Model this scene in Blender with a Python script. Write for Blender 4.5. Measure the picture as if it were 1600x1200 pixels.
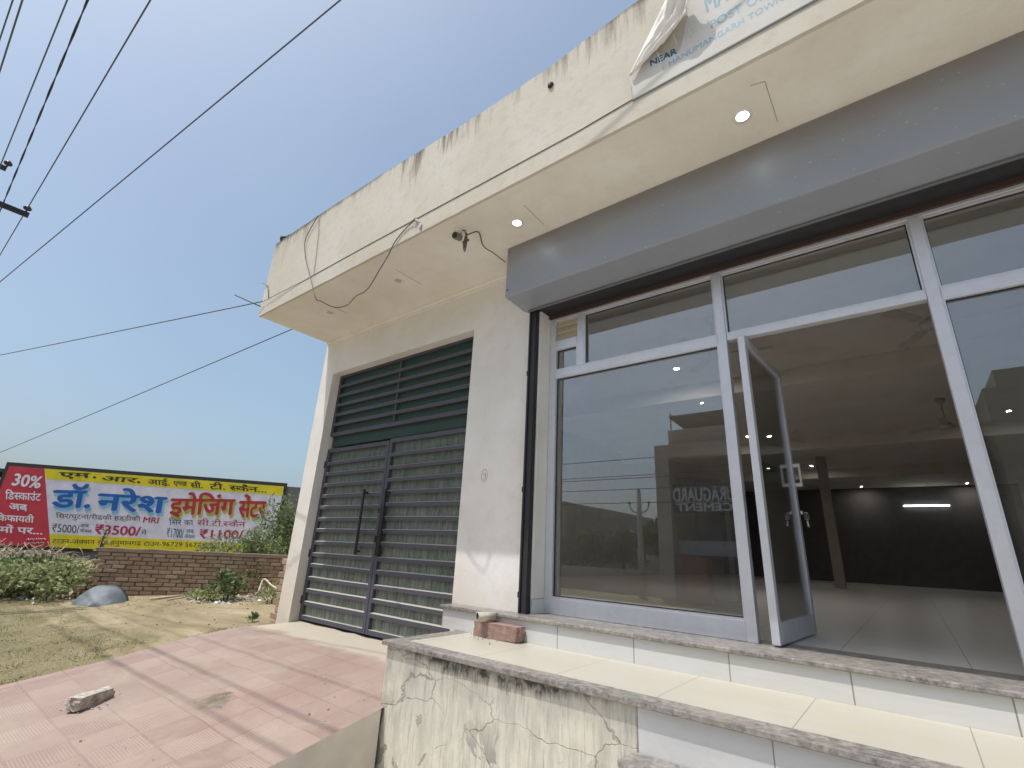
import bpy, bmesh, math, random
from math import radians as R, sin, cos, pi
from mathutils import Vector, Matrix, noise as mnoise
for o in list(bpy.data.objects): bpy.data.objects.remove(o)
sc = bpy.context.scene
C = sc.collection
random.seed(7)

# ------------------------------------------------------------------ camera (eye is the world origin)
YAW, PITCH, ROLL, FPX = -0.6788385, 0.3326358, 0.0510263, 753.9
cam = bpy.data.cameras.new('camera'); camo = bpy.data.objects.new('camera', cam); C.objects.link(camo)
cam.sensor_width = 36; cam.lens = FPX*36/1600; cam.clip_end = 2000; cam.clip_start = 0.05
_f = Vector((sin(YAW)*cos(PITCH), cos(YAW)*cos(PITCH), sin(PITCH)))
_r = Vector((cos(YAW), -sin(YAW), 0)); _u = _r.cross(_f)
CR = _r*cos(ROLL)+_u*sin(ROLL); CU = -_r*sin(ROLL)+_u*cos(ROLL); CF = _f
camo.matrix_world = Matrix((CR, CU, -CF)).transposed().to_4x4()
sc.camera = camo
def ray(u, v): return CR*((u-800)/FPX) - CU*((v-600)/FPX) + CF          # survey ray of a photo point
def on(u, v, x=None, y=None, z=None):                                    # where that ray meets a real plane
    r = ray(u, v)
    t = x/r.x if x is not None else (y/r.y if y is not None else z/r.z)
    return r*t

# ------------------------------------------------------------------ light
SUN = Vector((-0.54, -1.0, 2.70)).normalized()
w = bpy.data.worlds.new('World'); sc.world = w; w.use_nodes = True
nt = w.node_tree; bg = nt.nodes['Background']
sky = nt.nodes.new('ShaderNodeTexSky'); sky.sky_type = 'NISHITA'; sky.sun_disc = False
sky.sun_elevation = math.asin(SUN.z); sky.sun_rotation = math.atan2(SUN.x, SUN.y)
sky.air_density = 1.0; sky.dust_density = 4.4; sky.ozone_density = 1.5
veil = nt.nodes.new('ShaderNodeMix'); veil.data_type = 'RGBA'; veil.inputs[0].default_value = .24
_tc = nt.nodes.new('ShaderNodeTexCoord'); _nz = nt.nodes.new('ShaderNodeTexNoise'); _nz.inputs['Scale'].default_value = 1.6; _nz.inputs['Detail'].default_value = 4
_mr = nt.nodes.new('ShaderNodeMapRange'); _mr.inputs[1].default_value = .3; _mr.inputs[2].default_value = .7; _mr.inputs[3].default_value = .15; _mr.inputs[4].default_value = .36
nt.links.new(_tc.outputs['Generated'], _nz.inputs['Vector']); nt.links.new(_nz.outputs['Fac'], _mr.inputs[0]); nt.links.new(_mr.outputs[0], veil.inputs[0])       # dusty noon haze over the clear sky
nt.links.new(sky.outputs[0], veil.inputs[6]); veil.inputs[7].default_value = (2.6, 4.02, 4.85, 1)
nt.links.new(veil.outputs[2], bg.inputs[0]); bg.inputs[1].default_value = 0.104
sl = bpy.data.lights.new('sun', 'SUN'); sl.energy = 2.1; sl.angle = R(0.53); sl.color = (1.0, .965, .91)
so = bpy.data.objects.new('sun', sl); C.objects.link(so); so.rotation_euler = SUN.to_track_quat('Z', 'Y').to_euler()
so.location = (-5, -10, 27)
vs = sc.view_settings; vs.view_transform = 'Standard'; vs.look = 'None'; vs.gamma = 1; vs.exposure = 0.69
sc.cycles.diffuse_bounces = 8; sc.cycles.max_bounces = 14; sc.cycles.transparent_max_bounces = 12

# ------------------------------------------------------------------ helpers
def tag(o, label=None, cat=None, group=None, kind=None):
    if label: o['label'] = label
    if cat: o['category'] = cat
    if group: o['group'] = group
    if kind: o['kind'] = kind
    return o
ORG = {}
def thing(name, loc, label, cat, group=None):
    o = bpy.data.objects.new(name, None); C.objects.link(o); o.location = loc; o.empty_display_size = .2
    ORG[o] = Vector(loc); return tag(o, label, cat, group)
class MB:
    def __init__(s, M=None): s.bm = bmesh.new(); s.M = M; s.mi = 0
    def v(s, p):
        p = Vector(p); return s.bm.verts.new(s.M @ p if s.M else p)
    def face(s, pts, mi=None):
        try: f = s.bm.faces.new([s.v(p) for p in pts])
        except ValueError: return None
        f.material_index = s.mi if mi is None else mi; return f
    def fv(s, vs_, mi=None):
        try: f = s.bm.faces.new(vs_)
        except ValueError: return None
        f.material_index = s.mi if mi is None else mi; return f
    def box(s, x0, x1, y0, y1, z0, z1, mi=None):
        q = [s.v(p) for p in ((x0,y0,z0),(x1,y0,z0),(x1,y1,z0),(x0,y1,z0),(x0,y0,z1),(x1,y0,z1),(x1,y1,z1),(x0,y1,z1))]
        for i in ((3,2,1,0),(4,5,6,7),(0,1,5,4),(1,2,6,5),(2,3,7,6),(3,0,4,7)): s.fv([q[k] for k in i], mi)
        return s
    def obox(s, c, ax, ay, az, sx, sy, sz, mi=None):                     # oriented box, full sizes
        c = Vector(c); q = []
        for dz in (-.5, .5):
            for dx, dy in ((-.5,-.5),(.5,-.5),(.5,.5),(-.5,.5)): q.append(s.v(c+ax*sx*dx+ay*sy*dy+az*sz*dz))
        for i in ((3,2,1,0),(4,5,6,7),(0,1,5,4),(1,2,6,5),(2,3,7,6),(3,0,4,7)): s.fv([q[k] for k in i], mi)
        return s
    def prism(s, poly, axis, a0, a1, mi=None):                           # poly of 2-tuples; axis 'x': (y,z), 'y': (x,z), 'z': (x,y)
        def P(p, a): return {'x': (a, p[0], p[1]), 'y': (p[0], a, p[1]), 'z': (p[0], p[1], a)}[axis]
        A = [s.v(P(p, a0)) for p in poly]; B = [s.v(P(p, a1)) for p in poly]; n = len(poly)
        s.fv(A[::-1], mi); s.fv(B, mi)
        for i in range(n): s.fv([A[i], A[(i+1) % n], B[(i+1) % n], B[i]], mi)
        return s
    def tube(s, pts, r, n=8, mi=None, cap=True):
        pts = [Vector(p) for p in pts]; rings = []
        up = None
        for i, p in enumerate(pts):
            d = (pts[min(i+1, len(pts)-1)]-pts[max(i-1, 0)]).normalized()
            if up is None or abs(d.dot(up)) > .95: up = Vector((0,0,1)) if abs(d.z) < .9 else Vector((1,0,0))
            a = d.cross(up).normalized(); b = d.cross(a).normalized(); up = -b if (-b).length else up
            up = a.cross(d)
            rr = r[i] if isinstance(r, (list, tuple)) else r
            rings.append([s.v(p+a*cos(2*pi*k/n)*rr+b*sin(2*pi*k/n)*rr) for k in range(n)])
        for A, B in zip(rings, rings[1:]):
            for k in range(n):
                f = s.fv([A[k], A[(k+1) % n], B[(k+1) % n], B[k]], mi)
                if f: f.smooth = True
        if cap: s.fv(rings[0][::-1], mi); s.fv(rings[-1], mi)
        return s
    def lathe(s, c, prof, n=20, mi=None, axis=Vector((0,0,1))):          # prof: (radius, height along axis)
        c = Vector(c); axis = Vector(axis).normalized()
        a = axis.orthogonal().normalized(); b = axis.cross(a); rings = []
        for r, h in prof: rings.append([s.v(c+axis*h+(a*cos(2*pi*k/n)+b*sin(2*pi*k/n))*max(r, 1e-4)) for k in range(n)])
        for A, B in zip(rings, rings[1:]):
            for k in range(n):
                f = s.fv([A[k], A[(k+1) % n], B[(k+1) % n], B[k]], mi)
                if f: f.smooth = True
        s.fv(rings[0][::-1], mi); s.fv(rings[-1], mi); return s
    def build(s, name, mats, parent=None, origin=None, bevel=0, seg=2, fixn=True, weld=False):
        if weld: bmesh.ops.remove_doubles(s.bm, verts=s.bm.verts[:], dist=1e-4)
        if fixn: bmesh.ops.recalc_face_normals(s.bm, faces=s.bm.faces[:])
        if parent is not None: org = ORG[parent]
        elif origin is not None: org = Vector(origin)
        else:
            xs = [v.co for v in s.bm.verts]
            org = Vector(((min(p.x for p in xs)+max(p.x for p in xs))/2, (min(p.y for p in xs)+max(p.y for p in xs))/2, min(p.z for p in xs)))
        for v in s.bm.verts: v.co -= org
        me = bpy.data.meshes.new(name); s.bm.to_mesh(me); s.bm.free()
        for m in (mats if isinstance(mats, (list, tuple)) else [mats]): me.materials.append(m)
        o = bpy.data.objects.new(name, me); C.objects.link(o)
        if parent is not None: o.parent = parent
        else: o.location = org
        ORG[o] = org
        if bevel:
            b = o.modifiers.new('bevel', 'BEVEL'); b.width = bevel; b.segments = seg; b.limit_method = 'ANGLE'; b.angle_limit = R(40); b.harden_normals = False
        return o
def kids(o): return [c for c in bpy.data.objects if c.parent == o]
def dup(root, delta, label=None):
    ks = kids(root)
    r = root.copy(); C.objects.link(r); r.location = Vector(root.location)+Vector(delta)
    if label: r['label'] = label
    for k in ks:
        gs = kids(k); c = k.copy(); C.objects.link(c); c.parent = r
        for g in gs: d = g.copy(); C.objects.link(d); d.parent = c
    return r

# ------------------------------------------------------------------ materials
def mat(name):
    m = bpy.data.materials.new(name); m.use_nodes = True
    t = m.node_tree; return m, t, t.nodes['Principled BSDF']
def N(t, ty, **k):
    n = t.nodes.new('ShaderNode'+ty)
    for a, b in k.items():
        if a.startswith('i_'):
            key = a[2:]; key = int(key) if key.isdigit() else key.replace('_', ' ')
            n.inputs[key].default_value = b
        else: setattr(n, a, b)
    return n
def L(t, a, b): t.links.new(a, b)
def coords(t, scale=(1,1,1), rot=(0,0,0), loc=(0,0,0), src='Object'):
    c = N(t, 'TexCoord'); mp = N(t, 'Mapping'); mp.inputs['Scale'].default_value = scale; mp.inputs['Rotation'].default_value = rot; mp.inputs['Location'].default_value = loc
    L(t, c.outputs[src], mp.inputs[0]); return mp.outputs[0]
def noise(t, vec, scale, detail=4, rough=.55, dist=0):
    n = N(t, 'TexNoise'); n.inputs['Scale'].default_value = scale; n.inputs['Detail'].default_value = detail; n.inputs['Roughness'].default_value = rough; n.inputs['Distortion'].default_value = dist
    L(t, vec, n.inputs['Vector']); return n.outputs['Fac']
def ramp(t, fac, stops):
    r = N(t, 'ValToRGB'); e = r.color_ramp.elements
    while len(e) < len(stops): e.new(.5)
    for el, (p, c) in zip(e, stops):
        el.position = p; el.color = (c, c, c, 1) if isinstance(c, (int, float)) else (*c, 1)
    L(t, fac, r.inputs[0]); return r.outputs[0]
def mix(t, fac, a, b, mode='MIX'):
    m = N(t, 'Mix', data_type='RGBA', blend_type=mode)
    for sock, val in ((m.inputs[0], fac), (m.inputs[6], a), (m.inputs[7], b)):
        if hasattr(val, 'links'): L(t, val, sock)
        elif isinstance(val, (int, float)): sock.default_value = val
        else: sock.default_value = (*val, 1)
    return m.outputs[2]
def math_(t, op, a, b=None, c=None, clamp=False):
    m = N(t, 'Math', operation=op, use_clamp=clamp)
    for i, v in enumerate((a, b, c)):
        if v is None: continue
        if hasattr(v, 'links'): L(t, v, m.inputs[i])
        else: m.inputs[i].default_value = v
    return m.outputs[0]
def bump(t, b, h, strength=.3, dist=.01):
    n = N(t, 'Bump'); n.inputs['Strength'].default_value = strength; n.inputs['Distance'].default_value = dist
    L(t, h, n.inputs['Height']); L(t, n.outputs[0], b.inputs['Normal']); return n
def sep(t, vec):
    s_ = N(t, 'SeparateXYZ'); L(t, vec, s_.inputs[0]); return s_.outputs
def worldpos(t): return N(t, 'NewGeometry').outputs['Position']

def simple(name, col, rough=.6, metal=0, var=.12, scale=6, bmp=.0, spec=None):
    m, t, b = mat(name); c = coords(t); n = noise(t, c, scale, 5)
    f = ramp(t, n, [(.25, 1-var), (.75, 1+var)])
    o = mix(t, 1.0, col, f, 'MULTIPLY'); L(t, o, b.inputs['Base Color'])
    b.inputs['Roughness'].default_value = rough; b.inputs['Metallic'].default_value = metal
    if spec is not None: b.inputs['Specular IOR Level'].default_value = spec
    if bmp: bump(t, b, noise(t, c, scale*6, 5), bmp, .005)
    return m
def emit(name, col, s):
    m, t, b = mat(name); b.inputs['Base Color'].default_value = (.8,.8,.8,1); b.inputs['Emission Color'].default_value = (*col, 1); b.inputs['Emission Strength'].default_value = s; return m

def plaster(name, col, streak=0.0, top=None, dirt=.5, low=None):
    """painted plaster; streak: dark rain streaks hanging from height `top`; low: yellowed damp band under that height (world z)"""
    m, t, b = mat(name); wp = worldpos(t); xyz = sep(t, wp)
    n1 = noise(t, wp, 1.3, 6, .6); n2 = noise(t, wp, 9, 6, .65)
    base = mix(t, ramp(t, n1, [(.3, 0), (.72, 1)]), col, tuple(c*k for c, k in zip(col, (.86, .83, .77))))
    base = mix(t, math_(t, 'MULTIPLY', ramp(t, n2, [(.5, 0), (.8, 1)]), dirt*.5), base, (.40, .36, .29))
    if low is not None:
        d = math_(t, 'SUBTRACT', low, xyz[2]); d = math_(t, 'ADD', d, math_(t, 'MULTIPLY', n1, .5))
        f = ramp(t, d, [(.25, 0), (.75, 1)])
        base = mix(t, math_(t, 'MULTIPLY', f, .55), base, (.62, .52, .38))
    if streak:
        mp = N(t, 'Mapping'); mp.inputs['Scale'].default_value = (7, 7, .55); L(t, wp, mp.inputs[0])
        s1 = noise(t, mp.outputs[0], 1.6, 6, .7)
        mp2 = N(t, 'Mapping'); mp2.inputs['Scale'].default_value = (1.1, 1.1, .1); L(t, wp, mp2.inputs[0])
        s2 = noise(t, mp2.outputs[0], 1.3, 3, .5)
        h = math_(t, 'SUBTRACT', top, xyz[2])                               # metres under the top edge
        ln = math_(t, 'MULTIPLY', ramp(t, s1, [(.42, 0), (.78, 1)]), math_(t, 'MULTIPLY_ADD', s2, 2.2, -.55, clamp=True))
        fade = math_(t, 'SUBTRACT', math_(t, 'MULTIPLY', ln, 1.6), math_(t, 'MULTIPLY', h, 1.35), clamp=True)
        base = mix(t, math_(t, 'MULTIPLY', fade, streak, clamp=True), base, (.17, .145, .115))
        cap = ramp(t, math_(t, 'ADD', math_(t, 'MULTIPLY', h, -9), math_(t, 'MULTIPLY', s1, 1.3)), [(.3, 0), (.8, .75)])
        base = mix(t, cap, base, (.13, .11, .09))
    L(t, base, b.inputs['Base Color']); b.inputs['Roughness'].default_value = .85
    b.inputs['Specular IOR Level'].default_value = .2
    bump(t, b, math_(t, 'ADD', noise(t, wp, 26, 6, .6), math_(t, 'MULTIPLY', n1, 3)), .25, .008)
    return m
M_WALL = plaster('cream_plaster', (.83, .82, .80), low=-.15, dirt=.35)
M_SOFFIT = plaster('soffit_plaster', (.84, .82, .765), dirt=.3)
M_FASCIA = plaster('weathered_fascia', (.625, .595, .525), streak=1.3, top=3.95, dirt=1.0)
M_INT = plaster('interior_paint', (.70, .665, .625), dirt=.2)
M_INTMID = simple('shade_toned_wall', (.34, .32, .295), .8)  # wall colour darkened to stand in for the dim interior
M_INTDK = simple('deep_shade_toned_wall', (.13, .125, .125), .8)  # darkest wall tone: the gloom at the back is put into the colour

def cracked():
    m, t, b = mat('cracked_mossy_plaster'); wp = worldpos(t); xyz = sep(t, wp)
    n1 = noise(t, wp, 2.2, 6, .65); n2 = noise(t, wp, 14, 6, .7)
    base = mix(t, ramp(t, n1, [(.3, 0), (.7, 1)]), (.70, .66, .56), (.57, .55, .48))
    mp = N(t, 'Mapping'); mp.inputs['Scale'].default_value = (9, 9, 1.6); L(t, wp, mp.inputs[0])
    st = noise(t, mp.outputs[0], 1.9, 7, .75)
    base = mix(t, math_(t, 'MULTIPLY', ramp(t, st, [(.43, 0), (.66, 1)]), .62), base, (.34, .335, .29))
    mpv = N(t, 'Mapping'); mpv.inputs['Scale'].default_value = (24, 24, 2.2); L(t, wp, mpv.inputs[0]); fine = noise(t, mpv.outputs[0], 2.3, 6, .7)
    base = mix(t, math_(t, 'MULTIPLY', ramp(t, fine, [(.52, 0), (.68, 1)]), .5), base, (.22, .215, .18))
    base = mix(t, math_(t, 'MULTIPLY', ramp(t, noise(t, wp, 5, 5, .7), [(.52, 0), (.75, 1)]), .35), base, (.58, .53, .42))
    # moss hanging from the granite nosing
    h = math_(t, 'SUBTRACT', -.69, xyz[2])
    mid = ramp(t, math_(t, 'ABSOLUTE', math_(t, 'ADD', xyz[0], 2.15)), [(.35, 1), (1.0, .1)])
    fade = math_(t, 'SUBTRACT', math_(t, 'MULTIPLY', math_(t, 'MULTIPLY', st, 1.75), mid), math_(t, 'MULTIPLY', h, 8.0), clamp=True)
    base = mix(t, math_(t, 'MULTIPLY', ramp(t, fade, [(.2, 0), (.6, .95)]), ramp(t, n2, [(.36, .3), (.55, 1)])), base, (.06, .06, .048))
    # patches where the paint has come away
    pn = noise(t, wp, 3.1, 5, .6, .6)
    lowf = ramp(t, math_(t, 'SUBTRACT', -.92, xyz[2]), [(.0, 0), (.2, 1)])
    patch = math_(t, 'MULTIPLY', ramp(t, pn, [(.57, 0), (.59, 1)]), lowf)
    base = mix(t, math_(t, 'MULTIPLY', patch, .85), base, (.30, .28, .25))
    # cracks
    dis = N(t, 'TexNoise'); dis.inputs['Scale'].default_value = 5; dis.inputs['Detail'].default_value = 5; L(t, wp, dis.inputs['Vector'])
    dv = N(t, 'VectorMath', operation='MULTIPLY_ADD'); L(t, dis.outputs['Color'], dv.inputs[0]); dv.inputs[1].default_value = (.22, .22, .16); L(t, wp, dv.inputs[2])
    vo = N(t, 'TexVoronoi', feature='DISTANCE_TO_EDGE'); vo.inputs['Scale'].default_value = 1.0; mpc = N(t, 'Mapping'); mpc.inputs['Scale'].default_value = (1.7, 1.7, 4.2); mpc.inputs['Rotation'].default_value = (0, .25, 0); L(t, dv.outputs[0], mpc.inputs[0]); L(t, mpc.outputs[0], vo.inputs['Vector'])
    cr = ramp(t, vo.outputs['Distance'], [(.003, 1), (.011, 0)])
    gate = ramp(t, noise(t, wp, 1.4, 2), [(.42, 0), (.54, 1)])
    crack = math_(t, 'MULTIPLY', cr, gate)
    base = mix(t, math_(t, 'MULTIPLY', crack, .55), base, (.17, .15, .12))
    L(t, base, b.inputs['Base Color']); b.inputs['Roughness'].default_value = .9; b.inputs['Specular IOR Level'].default_value = .2
    hh = math_(t, 'SUBTRACT', math_(t, 'MULTIPLY', n2, .35), math_(t, 'ADD', math_(t, 'MULTIPLY', crack, .45), math_(t, 'MULTIPLY', patch, .4)))
    bump(t, b, hh, .6, .012); return m
M_CRACK = cracked()

def granite():
    m, t, b = mat('grey_granite'); wp = worldpos(t)
    v = N(t, 'TexVoronoi'); v.inputs['Scale'].default_value = 75; L(t, wp, v.inputs['Vector'])
    n = noise(t, wp, 30, 6, .7); mp = N(t, 'Mapping'); mp.inputs['Scale'].default_value = (9, 30, 40); L(t, wp, mp.inputs[0]); n3 = noise(t, mp.outputs[0], 1.5, 5, .6)
    c = ramp(t, n, [(.32, (.055, .05, .05)), (.5, (.20, .19, .18)), (.68, (.42, .38, .36))])
    c = mix(t, ramp(t, n3, [(.4, 0), (.7, .6)]), c, (.33, .305, .275))
    c = mix(t, math_(t, 'MULTIPLY', ramp(t, v.outputs['Distance'], [(.1, 1), (.35, 0)]), .35), c, (.5, .46, .42))
    c = mix(t, ramp(t, noise(t, wp, 3, 4), [(.45, 0), (.7, .35)]), c, (.42, .38, .31))
    L(t, c, b.inputs['Base Color']); b.inputs['Roughness'].default_value = .42; bump(t, b, n, .12, .004); return m
M_GRAN = granite()

def tiles(name, col, sx, sy, ox=0, oy=0, plane='xy', grout=(.30, .27, .22), w_=.004, rough=.18, dirt=.35, vn=.35):
    m, t, b = mat(name); wp = worldpos(t); x = sep(t, wp)
    a = x[0]; c2 = x[1] if plane == 'xy' else x[2]
    def line(v, s_, o_):
        f = math_(t, 'FRACT', math_(t, 'DIVIDE', math_(t, 'SUBTRACT', v, o_), s_))
        d = math_(t, 'MINIMUM', f, math_(t, 'SUBTRACT', 1.0, f))
        return math_(t, 'LESS_THAN', math_(t, 'MULTIPLY', d, s_), w_/2)
    g = math_(t, 'MAXIMUM', line(a, sx, ox), line(c2, sy, oy)) if sy else line(a, sx, ox)
    n = noise(t, wp, 4, 6, .65); n2 = noise(t, wp, 1.1, 3)
    mp = N(t, 'Mapping'); mp.inputs['Scale'].default_value = (1.2, 9, 9); L(t, wp, mp.inputs[0]); vein = noise(t, mp.outputs[0], 1.3, 6, .6, .8)
    c = mix(t, math_(t, 'MULTIPLY', ramp(t, vein, [(.48, 0), (.75, 1)]), vn), col, tuple(k*q for k, q in zip(col, (.86, .80, .68))))
    c = mix(t, math_(t, 'MULTIPLY', ramp(t, n, [(.52, 0), (.8, 1)]), dirt), c, (.50, .42, .30))
    c = mix(t, g, c, grout); L(t, c, b.inputs['Base Color'])
    L(t, ramp(t, n2, [(.3, rough), (.7, rough+(.25 if vn > .1 else .03))]), b.inputs['Roughness'])
    bump(t, b, math_(t, 'MULTIPLY', g, -1), .4, .002); return m
M_TFLOOR = tiles('cream_floor_tile', (.50, .475, .41), .6, 5, -2.32, .4, w_=.005, dirt=.45, rough=.3)
M_TRISE = tiles('white_riser_tile', (.64, .64, .62), .597, None, -2.14, 0, 'xz', w_=.007, dirt=.12)
M_TFRONT = tiles('white_front_tile', (.66, .66, .66), .597, None, -1.18, 0, 'xz', w_=.006, dirt=.1)
M_TINT = tiles('interior_floor_tile', (.66, .655, .63), .6, .6, .158, .2, w_=.005, dirt=.06, rough=.3, vn=.06)

def ramptile():
    m, t, b = mat('red_grooved_tile'); wp = worldpos(t); x = sep(t, wp); S = .30
    u = math_(t, 'DIVIDE', x[0], S); v = math_(t, 'DIVIDE', x[1], S)
    fu = math_(t, 'FRACT', u); fv = math_(t, 'FRACT', v)
    par = math_(t, 'FLOORED_MODULO', math_(t, 'ADD', math_(t, 'FLOOR', u), math_(t, 'FLOOR', v)), 2)
    gu = math_(t, 'SINE', math_(t, 'MULTIPLY', fu, 2*pi*18)); gv = math_(t, 'SINE', math_(t, 'MULTIPLY', fv, 2*pi*18))
    g = math_(t, 'ADD', math_(t, 'MULTIPLY', gu, par), math_(t, 'MULTIPLY', gv, math_(t, 'SUBTRACT', 1.0, par)))
    def edge(f): return math_(t, 'LESS_THAN', math_(t, 'MINIMUM', f, math_(t, 'SUBTRACT', 1.0, f)), .02)
    j = math_(t, 'MAXIMUM', edge(fu), edge(fv))
    n1 = noise(t, wp, .9, 5, .6); n2 = noise(t, wp, 7, 6, .7); n3 = noise(t, wp, 2.6, 4, .6)
    wt = N(t, 'TexWhiteNoise', noise_dimensions='2D'); cb = N(t, 'CombineXYZ'); L(t, math_(t, 'FLOOR', u), cb.inputs[0]); L(t, math_(t, 'FLOOR', v), cb.inputs[1]); L(t, cb.outputs[0], wt.inputs['Vector'])
    c = mix(t, wt.outputs['Value'], (.262, .178, .156), (.34, .243, .214))
    wear = ramp(t, n3, [(.36, 0), (.62, 1)])                              # where dust has filled the grooves
    c = mix(t, math_(t, 'MULTIPLY', math_(t, 'MULTIPLY', math_(t, 'LESS_THAN', g, -.25), wear), .42), c, (.44, .36, .305))
    c = mix(t, math_(t, 'MULTIPLY', j, math_(t, 'ADD', .25, math_(t, 'MULTIPLY', n3, .8))), c, (.24, .17, .145))
    c = mix(t, math_(t, 'MULTIPLY', ramp(t, n1, [(.38, 0), (.68, 1)]), .55), c, (.38, .31, .265))
    c = mix(t, math_(t, 'MULTIPLY', ramp(t, n2, [(.55, 0), (.8, 1)]), .4), c, (.45, .36, .30))
    n5 = noise(t, wp, 1.9, 7, .72, .4); c = mix(t, math_(t, 'MULTIPLY', ramp(t, n5, [(.50, 0), (.66, 1)]), .5), c, (.40, .33, .27))
    n6 = noise(t, wp, 45, 3, .7); c = mix(t, math_(t, 'MULTIPLY', ramp(t, n6, [(.60, 0), (.72, 1)]), .35), c, (.22, .16, .13))
    # bare cement strip at the gate, and a hole broken into the tiles
    yy = math_(t, 'ADD', x[1], math_(t, 'MULTIPLY', n3, .30)); c = mix(t, ramp(t, math_(t, 'SUBTRACT', yy, 3.30), [(0, 0), (.12, .9)]), c, (.46, .42, .34))
    cx, cy = HOLE
    dx = math_(t, 'DIVIDE', math_(t, 'SUBTRACT', x[0], cx), .17); dy = math_(t, 'DIVIDE', math_(t, 'SUBTRACT', x[1], cy), .13)
    rr = math_(t, 'ADD', math_(t, 'SQRT', math_(t, 'ADD', math_(t, 'MULTIPLY', dx, dx), math_(t, 'MULTIPLY', dy, dy))), math_(t, 'MULTIPLY', math_(t, 'SUBTRACT', n2, .5), 2.2))
    hole = ramp(t, rr, [(.75, 1), (1.05, 0)])
    c = mix(t, hole, c, ramp(t, n2, [(.35, (.15, .12, .085)), (.65, (.29, .245, .185))]))
    L(t, c, b.inputs['Base Color']); b.inputs['Roughness'].default_value = .8; b.inputs['Specular IOR Level'].default_value = .25
    hgt = math_(t, 'SUBTRACT', math_(t, 'SUBTRACT', math_(t, 'MULTIPLY', g, .5), j), math_(t, 'MULTIPLY', hole, 3))
    bump(t, b, hgt, .5, .003); return m
_h = on(325, 1122, z=-1.285); HOLE = (_h.x, _h.y)
M_RAMP = ramptile()

def dirt():
    m, t, b = mat('dry_earth'); wp = worldpos(t)
    n1 = noise(t, wp, .55, 6, .62); n2 = noise(t, wp, 5, 8, .7); n3 = noise(t, wp, 40, 4, .7)
    mp = N(t, 'Mapping'); mp.inputs['Scale'].default_value = (.55, 1.5, 1); mp.inputs['Rotation'].default_value = (0, 0, -.75); L(t, wp, mp.inputs[0]); n4 = noise(t, mp.outputs[0], .9, 7, .68, .5)
    c = ramp(t, n4, [(.32, (.20, .165, .10)), (.45, (.29, .24, .145)), (.58, (.36, .30, .19)), (.72, (.47, .41, .30))])
    c = mix(t, math_(t, 'MULTIPLY', ramp(t, n2, [(.50, 0), (.74, 1)]), .55), c, (.24, .185, .115))
    # thin green cover: trodden weeds towards the street, a fringe along the wall
    xy = sep(t, wp); near = math_(t, 'SUBTRACT', 2.5, xy[1]); gm = math_(t, 'ADD', math_(t, 'MULTIPLY', near, .35), math_(t, 'MULTIPLY', noise(t, wp, 2.4, 7, .72), 1.6))
    gcol = mix(t, ramp(t, n3, [(.4, 0), (.62, 1)]), (.115, .115, .055), (.25, .225, .12))
    c = mix(t, ramp(t, gm, [(.90, 0), (1.15, .6)]), c, gcol)
    c = mix(t, math_(t, 'MULTIPLY', ramp(t, noise(t, wp, 1.3, 6, .65), [(.55, 0), (.68, 1)]), .45), c, (.19, .18, .09))
    c = mix(t, math_(t, 'MULTIPLY', ramp(t, n3, [(.62, 0), (.75, 1)]), .35), c, (.50, .45, .35))
    L(t, c, b.inputs['Base Color']); b.inputs['Roughness'].default_value = .95; b.inputs['Specular IOR Level'].default_value = .1
    bump(t, b, math_(t, 'ADD', n2, math_(t, 'MULTIPLY', n3, .3)), .7, .04); return m
M_DIRT = dirt()
M_ROAD = simple('dusty_road', (.48, .45, .41), .9, var=.3, scale=3, bmp=.3)
M_CEM = simple('cement_side', (.58, .52, .44), .9, var=.2, scale=3, bmp=.2)

def brickmat():
    m, t, b = mat('weathered_brick'); wp = worldpos(t)
    isl = N(t, 'NewGeometry').outputs['Random Per Island']
    c = ramp(t, isl, [(.0, (.32, .20, .14)), (.35, (.25, .155, .108)), (.7, (.36, .24, .17)), (1.0, (.42, .31, .225))])
    c = mix(t, ramp(t, noise(t, wp, 6, 6, .7), [(.38, .1), (.72, .8)]), c, (.40, .32, .235))
    L(t, c, b.inputs['Base Color']); b.inputs['Roughness'].default_value = .95; b.inputs['Specular IOR Level'].default_value = .1; bump(t, b, noise(t, wp, 60, 5), .5, .006); return m
M_BRICK = brickmat()
M_MORTAR = simple('old_mortar', (.16, .115, .08), .95, var=.3, scale=10)
M_MORTARCAP = simple('cement_capping', (.27, .20, .145), .95, var=.3, scale=7, bmp=.3)

def metal(name, col, rough, met, dust=.0):
    m, t, b = mat(name); wp = worldpos(t); n = noise(t, wp, 12, 6, .65); n2 = noise(t, wp, 3, 3)
    c = mix(t, math_(t, 'MULTIPLY', ramp(t, n, [(.45, 0), (.8, 1)]), .35), col, tuple(k*.7 for k in col))
    if dust:
        nz = sep(t, N(t, 'NewGeometry').outputs['True Normal'])[2]
        c = mix(t, math_(t, 'MULTIPLY', ramp(t, nz, [(.3, 0), (.8, 1)]), dust), c, (.50, .47, .40))
    L(t, c, b.inputs['Base Color']); b.inputs['Metallic'].default_value = met
    L(t, ramp(t, n2, [(.3, rough), (.7, rough+.15)]), b.inputs['Roughness']); return m
M_ALU = metal('brushed_aluminium', (.68, .69, .74), .36, .40)
M_SATIN = metal('satin_handle', (.80, .80, .78), .35, .2)
M_STEEL = metal('chrome_steel', (.75, .75, .75), .15, 1.0)
M_GATE = metal('slate_gate_paint', (.075, .075, .098), .55, .0, dust=.85)
M_RAIL = metal('black_rail_paint', (.022, .021, .026), .5, .0)
M_RUST = metal('red_oxide_lintel', (.055, .030, .026), .6, .0)
M_HOODB = metal('grey_lip', (.20, .20, .21), .5, .2)

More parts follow.
